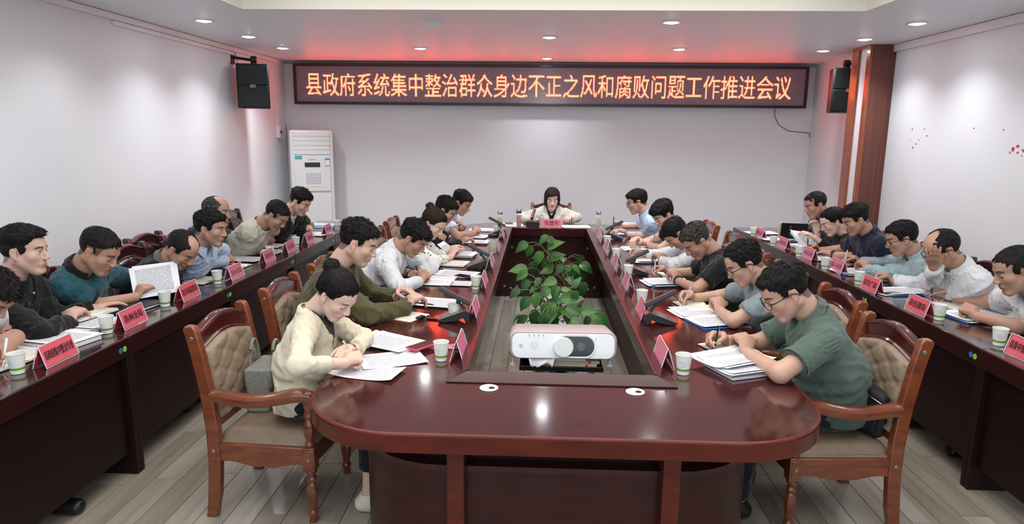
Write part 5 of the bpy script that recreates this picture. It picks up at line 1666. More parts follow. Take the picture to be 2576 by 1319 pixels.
# ================================================================ table-top things
TZ = .757
cup_m = mat('paper_cup', (.74, .76, .72), .55)
cup_g = mat('cup_green', (.10, .30, .03), .5, noise=((30, 30, 80), (.18, .42, .06), .4, .6))
cup_txt_b = mat('cup_print_blue', (.10, .25, .45), .6); cup_txt_g = mat('cup_print_green', (.03, .22, .13), .6)
def make_cup(name):
    t = empty(name)
    p = [(.0262, .0), (.0262, .004), (.0268, .012)]
    w_ = MB().lathe([(.0262, .0), (.0265, .009)], n=28); w_.obj('foot', cup_m, t, smooth=30, fix=True)
    b = MB(); n = 28
    rings = [(.0266, .009, 0), (.0272, .0135, 0)]
    def rg(r, z): return [(r*math.cos(2*pi*i/n), r*math.sin(2*pi*i/n), z) for i in range(n)]
    b.loft([rg(.0266, .009), rg(.0289, .028)], True, False); b.obj('green_band', cup_g, t, smooth=True)
    b = MB(); b.loft([rg(.0289, .028), rg(.0360, .0885), rg(.0345, .0885), rg(.0265, .006)], True, False)
    b.add(rg(.0265, .006), [tuple(range(n))]); b.obj('wall', cup_m, t, smooth=50)
    pts = [(.0363*math.cos(2*pi*i/n), .0363*math.sin(2*pi*i/n), .0885) for i in range(n+1)]
    MB().tube(pts, .0013, 6, caps=False).obj('rim', cup_m, t, smooth=True)
    random.seed(5)
    tx = MB()
    for ro, (z, a0, a1) in enumerate([(.058, -.9, -.2), (.049, -.7, .05), (.038, -1.0, 0.0)]):
        a = a0
        while a < a1:
            r = .0283+(.0077)*(z-.023)/.0655+.0003
            hh = .0022
            for (da, dz, wa, wz) in [(0, 0, .07, .0007), (0, hh, .07, .0007), (.02, 0, .018, .003), (.0, 0, .016, .003)]:
                aa, bb = a+da, a+da+wa
                r2 = r+(.0077)*(dz)/.0655
                tx.add([(r2*math.cos(aa), r2*math.sin(aa), z+dz), (r2*math.cos(bb), r2*math.sin(bb), z+dz), (r2*math.cos(bb)*1.001, r2*math.sin(bb)*1.001, z+dz+wz), (r2*math.cos(aa)*1.001, r2*math.sin(aa)*1.001, z+dz+wz)], [(0, 1, 2, 3)])
            a += .13
    tx.obj('printed_text', cup_txt_b, t)
    return t
cup0 = make_cup('paper_cup'); cup_first = [True]
def cup(px, py, label, rz=-1.6, z=TZ, Y=None):
    c = P(px, py, z=z)
    o = cup0 if cup_first[0] else copy_tree(cup0)
    cup_first[0] = False
    o.location = (c[0], c[1], z); o.rotation_euler = (0, 0, rz+random.uniform(-.3, .3))
    tag(o, label, 'cup', 'paper cups on the tables')
    return o
for px, py, lb in [(1110, 906, 'white paper cup with green band beside the woman in the cream cardigan\'s papers'), (1718, 940, 'white paper cup beside the green polo shirt man\'s papers'), (1142, 803, 'paper cup half hidden by the nearest left microphone'),
                   (1197, 727, 'paper cup near the man in white\'s notebook, left side'), (1216, 668, 'paper cup behind the second left microphone'), (1250, 590, 'paper cup by the far left glass bottle'),
                   (1614, 765, 'paper cup behind the nearest right microphone'), (1580, 697, 'paper cup beside the black t-shirt man\'s papers'), (1550, 652, 'paper cup beyond the second right microphone'), (1527, 617, 'paper cup nearest the far right microphone'),
                   (45, 938, 'paper cup at the lower left corner of the picture'), (270, 837, 'paper cup left of the second plate of the left row'), (416, 770, 'paper cup beside the teal polo man\'s reaching hand'), (547, 713, 'paper cup beside the small open notebook, left row'),
                   (680, 648, 'paper cup behind the fifth plate of the left row'), (745, 621, 'paper cup in front of the beige t-shirt man'), (848, 575, 'paper cup at the far end of the left row'),
                   (2512, 868, 'paper cup beside the rightmost plate'), (2362, 804, 'green-banded paper cup right of the second right plate'), (2160, 714, 'paper cup behind the third plate of the right row'), (2075, 676, 'paper cup in front of the pale grey-blue shirt man'),
                   (2010, 644, 'paper cup behind the fifth plate of the right row'), (1945, 618, 'paper cup beside the sixth plate of the right row'), (1895, 594, 'paper cup at the far end of the right row')]:
    cup(px, py, lb)

# name plates: a bent clear sheet with a red card
acry = mat('clear_acrylic', (.95, .85, .90), .04, alpha=.045, spec=.8)
acry_e = mat('acrylic_edge', (.80, .72, .80), .15, alpha=.75)
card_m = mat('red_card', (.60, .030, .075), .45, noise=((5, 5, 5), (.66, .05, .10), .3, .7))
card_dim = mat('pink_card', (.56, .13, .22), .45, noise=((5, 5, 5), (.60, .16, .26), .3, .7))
ink_m = mat('ink_black', (.02, .01, .012), .6)
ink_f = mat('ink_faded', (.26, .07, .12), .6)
def plate(px, py, rz, text, label, wd=.225, ht=.098, dp=.062, size=.046, dim=False, z=TZ, loc=None, both=False):
    """rz turns the written face, which looks along local +x"""
    c = P(px, py, z=z) if loc is None else loc
    t = empty('name_plate', (c[0], c[1], z), rz, label=label, cat='name plate', group='red name plates on the tables')
    h2 = wd/2; th = .0022
    sl = math.atan2(ht, dp/2)
    mb = MB()
    for s in (1, -1):
        a = (s*dp/2, 0); b = (0, ht)
        nx_, nz_ = ht/math.hypot(ht, dp/2)*s, (dp/2)/math.hypot(ht, dp/2)
        mb.loft([[(a[0], y, a[1]), (a[0]+nx_*th, y, a[1]+nz_*th), (b[0]+nx_*th, y, b[1]+nz_*th), (b[0], y, b[1])] for y in (-h2, h2)])
    mb.obj('clear_stand', acry, t, fix=True)
    ed = MB()
    for y in (-h2, h2):
        ed.tube([(dp/2, y, .001), (.004, y, ht-.004), (0, y, ht), (-.004, y, ht-.004), (-dp/2, y, .001)], .0022, 6)
    ed.tube([(0, -h2, ht), (0, h2, ht)], .002, 6); ed.tube([(dp/2, -h2, .001), (dp/2, h2, .001)], .0017, 6)
    ed.obj('stand_edge', acry_e, t, smooth=True)
    for s in (1, -1):
        f = lambda k: (s*dp/2*(1-k)-s*.0012, k*ht)
        a, b = f(.05), f(.97)
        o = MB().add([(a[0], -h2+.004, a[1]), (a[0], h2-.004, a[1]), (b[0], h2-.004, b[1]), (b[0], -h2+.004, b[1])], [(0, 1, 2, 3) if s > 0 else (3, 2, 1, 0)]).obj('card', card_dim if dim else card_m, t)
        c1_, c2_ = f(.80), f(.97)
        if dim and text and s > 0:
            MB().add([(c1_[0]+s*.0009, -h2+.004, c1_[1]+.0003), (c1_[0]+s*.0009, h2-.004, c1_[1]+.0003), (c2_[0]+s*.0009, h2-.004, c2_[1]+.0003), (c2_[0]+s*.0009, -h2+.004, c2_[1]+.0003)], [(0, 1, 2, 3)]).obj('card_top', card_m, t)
        if text and (s > 0 or both):
            tilt = math.atan2(ht, dp/2)
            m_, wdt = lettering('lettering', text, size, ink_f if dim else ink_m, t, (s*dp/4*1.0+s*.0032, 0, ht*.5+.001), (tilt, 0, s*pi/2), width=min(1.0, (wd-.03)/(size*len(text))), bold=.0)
    return t
rzL = math.radians(-12)
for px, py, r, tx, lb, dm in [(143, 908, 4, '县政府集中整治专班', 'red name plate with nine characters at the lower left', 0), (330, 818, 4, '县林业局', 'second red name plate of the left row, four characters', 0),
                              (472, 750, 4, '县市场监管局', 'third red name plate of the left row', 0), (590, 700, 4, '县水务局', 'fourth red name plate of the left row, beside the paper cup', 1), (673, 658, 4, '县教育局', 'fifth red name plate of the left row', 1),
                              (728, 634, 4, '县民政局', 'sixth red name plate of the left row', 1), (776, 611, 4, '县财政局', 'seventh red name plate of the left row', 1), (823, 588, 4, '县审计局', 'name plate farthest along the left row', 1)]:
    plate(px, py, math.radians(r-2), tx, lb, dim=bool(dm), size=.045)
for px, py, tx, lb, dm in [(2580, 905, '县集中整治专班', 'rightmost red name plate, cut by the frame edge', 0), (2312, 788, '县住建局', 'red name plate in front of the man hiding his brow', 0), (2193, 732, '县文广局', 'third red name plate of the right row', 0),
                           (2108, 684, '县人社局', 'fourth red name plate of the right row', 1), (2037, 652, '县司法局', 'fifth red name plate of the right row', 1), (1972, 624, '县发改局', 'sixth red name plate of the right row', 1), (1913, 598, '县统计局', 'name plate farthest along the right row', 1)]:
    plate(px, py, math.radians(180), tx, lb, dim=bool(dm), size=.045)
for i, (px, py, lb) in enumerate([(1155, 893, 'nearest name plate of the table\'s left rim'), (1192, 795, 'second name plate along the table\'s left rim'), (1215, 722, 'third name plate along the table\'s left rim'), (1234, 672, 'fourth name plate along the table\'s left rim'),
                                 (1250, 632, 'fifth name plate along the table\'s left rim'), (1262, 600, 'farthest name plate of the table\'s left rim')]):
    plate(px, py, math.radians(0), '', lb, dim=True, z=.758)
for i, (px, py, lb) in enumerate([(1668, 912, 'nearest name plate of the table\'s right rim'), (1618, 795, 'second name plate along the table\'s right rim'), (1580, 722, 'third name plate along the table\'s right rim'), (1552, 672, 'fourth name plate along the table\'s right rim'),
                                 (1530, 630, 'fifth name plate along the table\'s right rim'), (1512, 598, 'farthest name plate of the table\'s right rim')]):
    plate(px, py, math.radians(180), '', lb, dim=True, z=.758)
plate(1388, 571, math.radians(-90), '张登利', 'red name plate facing the camera at the head of the table', wd=.235, ht=.085, size=.058)

# desk microphones
mic_b = mat('mic_body', (.012, .018, .019), .35); mic_t = mat('mic_panel', (.10, .055, .07), .25, coat=.3)
def mic(px, py, rz, label, z=TZ):
    """local -x is towards the speaker"""
    c = P(px, py, z=z)
    t = empty('desk_microphone', (c[0], c[1], z), rz, label=label, cat='microphone', group='desk microphones')
    w2 = .062
    body = [(-.095, .006), (-.095, .014), (.060, .070), (.078, .062), (.082, .0), (.060, .0), (.045, .030), (.0, .010), (-.06, .0)]
    MB().prism(body, 1, -w2, w2).obj('base', mic_b, t, bevel=.003, fix=True)
    MB().prism([(-.098, .012), (-.097, .0155), (.060, .0745), (.084, .060), (.081, .058), (.058, .070)], 1, -w2-.002, w2+.002).obj('top_panel', mic_t, t, fix=True)
    MB().box((-.03, -.028, 0), (.02, .028, .0015)).obj('screen', mat('mic_screen', (.20, .19, .20), .1), t, loc=(0, 0, .0475)).rotation_euler = (0, -.36, 0)
    MB().tube([(.045, 0, .066), (.032, 0, .084), (.016, 0, .104)], [.011, .008, .007], 10).obj('neck', mic_b, t, smooth=True)
    MB().tube([(.014, -.014, .110), (.014, .014, .110)], .0145, 14).obj('joint', mic_b, t, smooth=40)
    a = math.radians(27)
    d = V3(-math.cos(a), 0, math.sin(a)); p0 = V3(.010, 0, .131)
    b0 = p0-d*.075; b1 = p0+d*.115; u_ = np.cross(V3(0, 1, 0), d)
    rg = [[b+V3(0, 1, 0)*.016*sy+u_*.012*su for sy, su in ((-1, -1), (1, -1), (1.0, .2), (.7, 1), (-.7, 1), (-1.0, .2))] for b in (b0, b1)]
    MB().loft(rg).obj('microphone_bar', mic_b, t, bevel=.002, fix=True)
    u2 = -u_
    rg = [[b+V3(0, 1, 0)*.0115*sy+u_*(.0126+.0006*su) for sy, su in ((-1, 0), (1, 0), (1, 1), (-1, 1))] for b in (b0+d*.006, b1-d*.01)]
    MB().loft(rg).obj('grille', mat('mic_grille', (.12, .06, .09), .4), t, fix=True)
    return t
for px, py, rz, lb in [(1148, 806, 0, 'nearest black desk microphone on the left side of the table'), (1206, 674, 0, 'second black desk microphone on the left side'), (1252, 592, 0, 'farthest black desk microphone on the left side'),
                       (1655, 812, 180, 'nearest black desk microphone on the right side of the table'), (1598, 690, 180, 'second black desk microphone on the right side'), (1542, 602, 180, 'farthest black desk microphone on the right side')]:
    mic(px, py, math.radians(rz), lb, z=.757)
mic(1340, 570, math.radians(-100), 'black desk microphone at the head of the table, facing the woman in ivory')

# glass tea bottles
gl_m = mat('bottle_glass', (.97, .98, .98), .03, alpha=.22, spec=.9)
def bottle(px, py, label, liq, cap, h=.20, r=.030, lidh=.035, band=None, z=TZ):
    c = P(px, py, z=z)
    t = empty('glass_bottle', (c[0], c[1], z), label=label, cat='bottle')
    b = MB(); b.lathe([(r*.92, 0), (r, .004), (r, h-lidh-.012), (r*.88, h-lidh)], n=24).obj('glass', gl_m, t, smooth=40, fix=True)
    MB().lathe([(r*.80, .008), (r*.85, .012), (r*.85, (h-lidh)*.78), (r*.4, (h-lidh)*.785)], n=20).obj('tea', mat('tea_%d' % int(liq[0]*100+liq[1]*1000), liq, .15), t, smooth=40, fix=True)
    lf = MB(); random.seed(px)
    for k in range(12):
        a = random.uniform(0, 6.3); rr = r*.86; zz = .012+random.uniform(0, .03)
        lf.add([(rr*math.cos(a), rr*math.sin(a), zz), (rr*math.cos(a+.3), rr*math.sin(a+.3), zz+.004), (rr*math.cos(a+.15), rr*math.sin(a+.15), zz+.014)], [(0, 1, 2)])
    o = lf.obj('tea_leaves', mat('tea_leaf', (.05, .055, .015), .6), t); o['kind'] = 'stuff'
    MB().lathe([(r*.95, h-lidh), (r*1.0, h-lidh+.003), (r*1.0, h-.003), (r*.93, h)], n=24).obj('cap', cap, t, smooth=40, fix=True)
    if band: MB().lathe([(r*1.02, h-lidh-.012), (r*1.02, h-lidh+.004)], n=24).obj('collar_ring', band, t, smooth=40, fix=True)
    return t
st_m = mat('cap_steel', (.5, .5, .5), .25, metal=.9); bk_m = mat('cap_black', (.012, .012, .013), .4)
bottle(1258, 574, 'slim glass bottle of yellow tea with steel cap beside the far left microphone', (.55, .36, .06), st_m, h=.19, lidh=.035)
bottle(1305, 570, 'glass bottle of red tea with black-ringed steel cap left of the head microphone', (.45, .09, .03), st_m, h=.20, band=bk_m)
bottle(1505, 576, 'glass bottle of pale tea with steel cap right of the head of the table', (.50, .42, .25), st_m, h=.20, lidh=.04)
bottle(1239, 638, 'wide clear glass tea jar with black lid near the second left microphone', (.42, .38, .20), bk_m, h=.17, r=.038, lidh=.03)

# documents, notebooks -------------------------------------------------
pap = text_paper('printed_paper', (.78, .79, .84), (.20, .20, .24), 34)
pap2 = text_paper('ruled_paper', (.76, .74, .64), (.35, .33, .30), 20, words=.50)
plain = mat('blank_paper', (.78, .79, .84), .7)
blue_f = mat('blue_folder', (.03, .22, .55), .35); edge_p = mat('paper_block', (.70, .70, .73), .7); cover_k = mat('cover_black', (.012, .012, .014), .4)
kraft = mat('kraft_board', (.40, .27, .14), .6)
def sheet(w_, h_, curl, z, seed, dx=0, dy=0, a=0, lift=0.0):
    rs = random.Random(seed)
    c1, c2 = rs.uniform(-1, 1), rs.uniform(-1, 1)
    ca, sa = math.cos(a), math.sin(a)
    def fn(u, v):
        x = (u-.5)*w_; y = (v-.5)*h_
        zz = z+curl*((abs(u-.5)*2)**3*(.6+.4*c1)+(max(0, v-.75)*4)**2*(.5+.5*c2)*.6)+lift*max(0, (v-.35))**2
        return (dx+x*ca-y*sa, dy+x*sa+y*ca, zz)
    return fn
def papers(px, py, rz, label, n=3, w_=.21, h_=.297, curl=.006, folder=None, thick=.0, z=TZ, m_=None, spread=.03, lift=0, name='document', cat='document'):
    c = P(px, py, z=z)
    t = empty(name, (c[0], c[1], z), math.radians(rz), label=label, cat=cat)
    rs = random.Random(int(px*7+py)); zz = .0008
    if folder is not None:
        MB().box((-w_*.53, -h_*.51, 0), (w_*.53, h_*.51, .003)).obj('folder', folder, t, bevel=.001); zz = .0035
    if thick:
        MB().box((-w_/2, -h_/2, zz), (w_/2, h_/2, zz+thick)).obj('page_block', edge_p, t); zz += thick+.0005
    for k in range(n):
        a = rs.uniform(-1, 1)*spread*3 if k < n-1 else 0
        g = MB().grid(sheet(w_, h_, curl*(.4+.6*(k+1)/n), zz, k+int(px), rs.uniform(-1, 1)*spread*(k < n-1), rs.uniform(-1, 1)*spread*(k < n-1), a, lift if k == n-1 else 0), 10, 12)
        o = g.obj('sheet', m_ or pap, t, smooth=True)
        zz += .0022
    return t
def notebook(px, py, rz, label, w_=.15, h_=.21, z=TZ, m_=None, cover=None, open_=True, dome=.012):
    c = P(px, py, z=z)
    t = empty('notebook', (c[0], c[1], z), math.radians(rz), label=label, cat='notebook')
    W = w_ if open_ else w_/2
    MB().box((-W-.004, -h_/2-.004, 0), (W+.004, h_/2+.004, .003)).obj('cover', cover or cover_k, t, bevel=.001)
    if open_:
        for s in (-1, 1):
            mb = MB()
            def fn(u, v, s=s):
                x = s*u*w_; hgt = .004+dome*math.sin(min(u*1.15, 1)*pi)**.8*.9+.003
                return (x, (v-.5)*h_, hgt)
            mb.grid(fn, 10, 3, flip=(s < 0))
            o = mb.obj('page', m_ or pap2, t, smooth=True)
            rg = [[(s*u*w_, yy, .003) for u in (0, .25, .5, .75, 1)]+[(s*u*w_, yy, fn(u, 0)[2]-.0005) for u in (1, .75, .5, .25, 0)] for yy in (-h_/2, h_/2)]
            MB().loft(rg).obj('page_block', edge_p, t, fix=True)
    else:
        MB().box((-W, -h_/2, .003), (W, h_/2, .014)).obj('page_block', edge_p, t)
        MB().box((-W-.004, -h_/2-.004, .014), (W+.004, h_/2+.004, .017)).obj('front_cover', cover or cover_k, t, bevel=.001)
    return t
def phone(px, py, rz, label, case=None, z=TZ, scr=None):
    c = P(px, py, z=z)
    t = empty('phone', (c[0], c[1], z), math.radians(rz), label=label, cat='phone')
    MB().box((-.037, -.077, 0), (.037, .077, .009)).obj('case', case or mat('phone_black', (.012, .012, .014), .25), t, bevel=.004, seg=3)
    MB().box((-.033, -.072, .0088), (.033, .072, .0098)).obj('screen', mat('phone_screen', (.01, .01, .012), .06, coat=.5), t, bevel=.0005)
    return t
# near left, the woman in the cardigan
papers(968, 862, 62, 'printed sheets fanned out in front of the woman in the cream cardigan', 4, curl=.010, spread=.035)
papers(985, 905, 25, 'form under the writing hand of the woman in the cream cardigan', 1, curl=.012, w_=.297, h_=.21)
papers(925, 938, -12, 'wavy single sheet hanging near the table\'s rounded left corner', 1, curl=.012, w_=.297, h_=.17)
phone(1062, 872, -35, 'phone in a red case lying on papers', mat('phone_red', (.60, .05, .10), .3), z=.772)
papers(1100, 764, 80, 'two printed sheets in front of the olive sweatshirt man', 2, curl=.012, spread=.05)
t = papers(1010, 795, 65, 'clipboard with a ruled page under the olive sleeve', 1, w_=.19, h_=.26, folder=kraft, m_=pap2, name='clipboard', cat='clipboard', curl=.002)
MB().box((-.03, -.145, .004), (.03, -.118, .016)).obj('clip', mat('clip_black', (.012, .012, .012), .4), t, bevel=.003)
phone(1108, 802, 82, 'black phone beside the nearest left microphone')
notebook(1105, 708, 86, 'open ruled notebook under the white-shirted man\'s pen', m_=text_paper('notebook_white', (.76, .77, .80), (.3, .3, .33), 22, words=.5))
papers(1150, 690, 75, 'printed pages beyond the open notebook, left side', 2, curl=.008)
phone(1170, 697, 60, 'dark phone beyond the open notebook on the left side')
papers(1160, 715, 85, 'sheet beside the paper cup near the notebook', 1, w_=.15, h_=.15, curl=.008)
papers(1150, 644, 82, 'thick document held open by the woman in the spotted blouse', 3, thick=.012, lift=.2, folder=cover_k)
papers(1130, 665, 80, 'yellowish pad on a black folder under the spotted blouse sleeve', 1, thick=.008, folder=cover_k, m_=pap2, curl=.002)
papers(1190, 611, 85, 'printed pages under the black-sleeved hand', 3, curl=.008, spread=.03, folder=mat('red_folder', (.35, .02, .05), .4))
papers(1190, 596, 85, 'wide document of the man in short sleeves at the far left', 2, curl=.006, folder=cover_k)
papers(1215, 579, 85, 'sheets at the far left end of the table', 2, curl=.006)
notebook(1280, 565, 10, 'flat phone-size notebook by the far left corner', w_=.08, h_=.10, open_=False)
# head of the table
papers(1290, 566, 12, 'printed sheets left of the head microphone', 2, curl=.003)
papers(1445, 571, 4, 'open document right of the head name plate', 3, w_=.30, h_=.20, curl=.006)
papers(1384, 563, 180, 'pages held up by the woman in ivory', 2, lift=.16, curl=.004, h_=.24)
# right side
papers(1585, 572, -80, 'thick raised document of the man in light blue', 3, thick=.03, folder=blue_f)
papers(1580, 590, -82, 'blue-tabbed papers below the light blue shirt man\'s arm', 4, curl=.008, folder=blue_f)
papers(1610, 627, -82, 'papers under the hands of the man in the black polo shirt', 4, curl=.006, spread=.02)
notebook(1640, 618, -80, 'small open notebook under the black polo man\'s pen', w_=.10, h_=.15, m_=pap2)
papers(1640, 657, -80, 'fan of printed pages before the man with the bowed head', 4, curl=.008, folder=blue_f, spread=.03)
papers(1680, 714, -78, 'stack of pages in a blue folder below the black t-shirt man', 4, curl=.012, folder=blue_f, spread=.025)
notebook(1680, 692, -80, 'cream notebook under the black t-shirt man\'s hand', w_=.10, h_=.14, m_=pap2)
papers(1760, 786, -76, 'cream page on printed sheets before the grey-blue polo man', 3, curl=.010, m_=None, spread=.03)
notebook(1745, 772, -76, 'open cream notebook under the grey-blue polo man\'s pen', w_=.12, h_=.17, m_=pap2)
papers(1805, 812, -70, 'loose bluish sheets at the elbow of the grey-blue polo man', 3, curl=.012, spread=.04, folder=blue_f)
papers(1875, 930, -68, 'thick pile of stapled pages at the near right of the table', 6, curl=.012, spread=.018, thick=.012)
papers(1850, 905, -62, 'curling printed page on the near right pile', 2, curl=.02, z=.782)
notebook(1840, 884, -66, 'open cream notebook under the green polo man\'s pen', w_=.14, h_=.19, m_=pap2)
# left row
notebook(25, 905, 80, 'open notebook of written notes at the lower left corner', m_=pap2, w_=.16, h_=.23)
papers(150, 862, 78, 'thick printed document with a blue tab, lower left', 4, thick=.018, curl=.004)
papers(215, 822, 82, 'grey booklet pile under the black jacket sleeve', 3, thick=.02, curl=.003)
notebook(205, 795, 78, 'open cream notebook held by the young man in the black jacket', m_=pap2, w_=.15, h_=.21, z=.785)
notebook(335, 775, 80, 'closed black notebook in front of the teal polo man', open_=False, w_=.30, h_=.21)
t = papers(395, 722, 20, 'printed sheets standing upright in the teal polo man\'s hand', 2, curl=.010, w_=.25, h_=.20)
t.rotation_euler = (math.radians(62), math.radians(-6), math.radians(30)); t.location = P(388, 706, z=.878)
notebook(510, 707, 82, 'small open notebook with handwriting, left row', m_=pap2, w_=.12, h_=.17)
papers(610, 655, 84, 'printed pages before the light blue dress shirt man', 3, curl=.008, spread=.03)
notebook(598, 672, 84, 'closed notebook with a pen beside the fourth left plate', m_=pap2, w_=.10, h_=.14)
papers(665, 636, 84, 'papers under the forearm of the beige t-shirt man', 4, curl=.006, spread=.03)
notebook(690, 620, 84, 'cream notebook under the beige t-shirt man\'s pen', m_=pap2, w_=.10, h_=.15)
papers(790, 590, 84, 'pages before the man in the black jacket, far left row', 3, curl=.005)
papers(815, 571, 84, 'blue-covered documents at the far end of the left row', 2, thick=.02, folder=blue_f, m_=mat('light_blue_cover', (.30, .50, .72), .4))
# right row
papers(2455, 800, -80, 'printed pages with blue edges at the right frame edge', 5, curl=.008, folder=blue_f, spread=.03)
notebook(2400, 772, -80, 'cream notebook under the right edge man\'s pen', m_=pap2, w_=.13, h_=.18)
papers(2270, 735, -80, 'loose forms between the right row plates', 3, curl=.012, folder=blue_f, spread=.03)
phone(2240, 741, -70, 'white phone flat behind the third right plate', mat('phone_white', (.65, .68, .70), .25))
papers(2150, 686, -82, 'papers before the pale grey-blue shirt man', 4, curl=.006, folder=blue_f)
papers(2085, 652, -82, 'wide papers before the navy polo man', 4, curl=.006)
papers(2030, 620, -82, 'papers beside the fifth right plate', 3, curl=.005)
papers(1915, 588, -80, 'pages at the far end of the right row', 3, curl=.006, folder=mat('red_folder', (.35, .02, .05), .4))
papers(1960, 604, -80, 'blue-edged sheets before the grey shirt man', 3, curl=.006, folder=blue_f)
# blue file held up by the woman in black, black notebook held by the man in grey
t = papers(2035, 612, -60, 'blue file fanned open in the hands of the woman in black', 4, thick=.015, folder=mat('bright_blue_folder', (.05, .35, .75), .35))
t.rotation_euler = (math.radians(-12), math.radians(32), math.radians(-70)); t.location = P(2032, 610, z=.83)
nb = empty('black_notebook', P(2003, 582, z=.90), math.radians(-8), label='black hardcover notebook held open by the man in the grey shirt', cat='notebook')
nb.rotation_euler = (math.radians(20), 0, math.radians(-12))
MB().box((-.14, -.004, -.085), (.10, .004, .085)).obj('cover', cover_k, nb, bevel=.002)
MB().box((-.16, .004, -.08), (-.0, .016, .08)).obj('page_block', mat('cream_pages', (.66, .62, .48), .7), nb)
for k_, c_ in enumerate('会议记录本'): lettering('lettering', c_, .019, mat('gold_print', (.42, .33, .12), .4), nb, (-.055+.003*k_, -.0048, .048-.023*k_), (pi/2, 0, 0))

# pens
for k, a, kind, lb, ln in [('M1', 'n', 'white', 'white pen in the hand of the woman in the cream cardigan', None), ('M3', 'n', 'black', 'black pen of the white-shirted man writing in his notebook', None), ('M6', 'f', 'black', 'dark pen of the man in short sleeves at the far left', None),
                           ('N1', 'f', 'black', 'black clip pen in the green polo man\'s fist', (.1, .0, 1)), ('N2', 'f', 'silver', 'silver pen in the grey-blue polo man\'s hand', (.35, 0, 1)), ('N3', 'f', 'silver', 'clear pen upright in the black t-shirt man\'s hand', (.0, 0, 1)),
                           ('N4', 'f', 'silver', 'slanting silver pen of the man with the bowed head', (.6, 0, 1)), ('N5', 'n', 'silver', 'silver pen near the black polo man\'s hand', None), ('N6', 'f', 'black', 'black pen upright in the light blue shirt man\'s hand', (.05, 0, 1)),
                           ('L3', 'n', 'black', 'black pen of the balding man in the black polo', None), ('L4', 'n', 'black', 'dark pen in the light blue dress shirt man\'s hand', None), ('L6', 'n', 'black', 'pen of the man in the beige t-shirt', None),
                           ('L7', 'n', 'black', 'pen in the hand of the man at the far left row', (-.3, 0, 1)), ('R1', 'f', 'blue', 'dark blue pen of the man at the right frame edge', (0, 0, 1)), ('R3', 'f', 'white', 'white pen of the pale grey-blue shirt man', (.1, 0, 1)), ('R4', 'f', 'black', 'black pen of the navy polo man', (-.1, 0, 1)),
                           ('L0', 'n', 'white', 'white pen of the man cut off by the left frame edge', None)]:
    pen_in_hand(k, a, kind, lb, ln)
def loose_pen(px, py, rz, kind, label, z=.775):
    c = P(px, py, z=z); r = math.radians(rz)
    return pen_at(c, (math.cos(r), math.sin(r), .06), kind, label)
loose_pen(1098, 768, 170, 'black', 'dark pen held by the olive sweatshirt man', .79)
loose_pen(398, 742, 60, 'black', 'black pen held by the teal polo man', .80)
loose_pen(190, 803, 20, 'silver', 'silver clip pen by the young man in the black jacket')
loose_pen(2240, 712, 200, 'black', 'black pen under the brow-covering man\'s other hand')
loose_pen(600, 634, 15, 'silver', 'silver pen on pages by the light blue dress shirt man')

# ================================================================ projector
prj = empty('projector', (.122, 3.10, .728), math.radians(1.5), label='white projector with a half-open lens cover on the stand in the table opening', cat='projector')
prj.rotation_euler = (math.radians(-9), 0, math.radians(1.5))
pw = mat('projector_white', (.80, .83, .84), .3); pg = mat('projector_trim', (.50, .44, .46), .3, metal=.2)
def rrect(w2, h2, r, n=6, cx=0, cz=0):
    pts = []
    for sx, sz, a0 in ((1, 1, 0), (-1, 1, pi/2), (-1, -1, pi), (1, -1, 1.5*pi)):
        for k in range(n+1):
            a = a0+k*pi/2/n; pts.append((cx+sx*(w2-r)+r*math.cos(a), cz+sz*(h2-r)+r*math.sin(a)))
    return pts
mb = MB()
body = [(0.006, .246, .058, .034), (.0, .250, .062, .038), (.02, .257, .066, .042), (.30, .257, .066, .042), (.33, .250, .060, .04)]
mb.loft([[(x, y, z+.085) for x, z in rrect(w2, h2, r)] for y, w2, h2, r in body]).obj('casing', pg, prj, smooth=40, fix=True)
MB().loft([[(x, y, z+.085) for x, z in rrect(w2, .058, .036)] for y, w2 in ((-.008, .240), (-.003, .243), (.008, .243))]).obj('front_panel', pw, prj, smooth=40, fix=True)
MB().loft([[(x+.055, y, z+.085) for x, z in rrect(.096-d, .054-d, .052-d, 10)] for y, d in ((-.014, .004), (-.016, .0), (-.009, -.002))]).obj('lens_bezel', pw, prj, smooth=40, fix=True)
MB().loft([[(x+.055, y, z+.085) for x, z in rrect(.090-d, .047-d, .045-d, 10)] for y, d in ((-.0165, .001), (-.0158, .0))]).obj('lens_recess', mat('lens_black', (.035, .045, .048), .2), prj, fix=True)
MB().tube([(.0, -.016, .081), (.0, -.027, .081)], [.048, .045], 32).obj('lens_cover', mat('lens_cover', (.70, .72, .71), .35), prj, smooth=40)
MB().tube([(.082, -.0165, .085), (.082, -.021, .085)], [.021, .020], 24).tube([(.082, -.021, .085), (.082, -.0225, .085)], [.012, .011], 20).obj('lens', mat('lens_glass_dark', (.006, .010, .011), .05, coat=1), prj, smooth=40)
dots = MB()
for r_, n_ in ((.004, 6), (.008, 12), (.012, 18), (.016, 24), (.020, 30)):
    for k in range(n_):
        a = 2*pi*k/n_; cx_, cz_ = -.138+r_*math.cos(a), .085+r_*math.sin(a)
        dots.add([(cx_+.0009*math.cos(b), -.0088, cz_+.0009*math.sin(b)) for b in (0, 1.57, 3.14, 4.71)], [(0, 1, 2, 3)])
dots.obj('speaker_holes', mat('hole_black', (.004, .004, .004), .6), prj)
MB().tube([(-.200, -.008, .085), (-.200, -.0095, .085)], .0095, 20).obj('sensor', mat('sensor_grey', (.45, .52, .55), .2), prj)
ld = MB()
for k in range(4): ld.box((-.162+k*.022, -.0095, .130), (-.1595+k*.022, -.007, .139))
ld.box((.150, -.0095, .118), (.1535, -.007, .1215))
ld.obj('indicators', mat('indicator', (.15, .16, .16), .4), prj)
pr_ = MB()
for i, x_ in enumerate((-.162, -.140, -.118, -.096)):
    pr_.box((x_-.003, -.0085, .1245), (x_+.005, -.007, .1258))
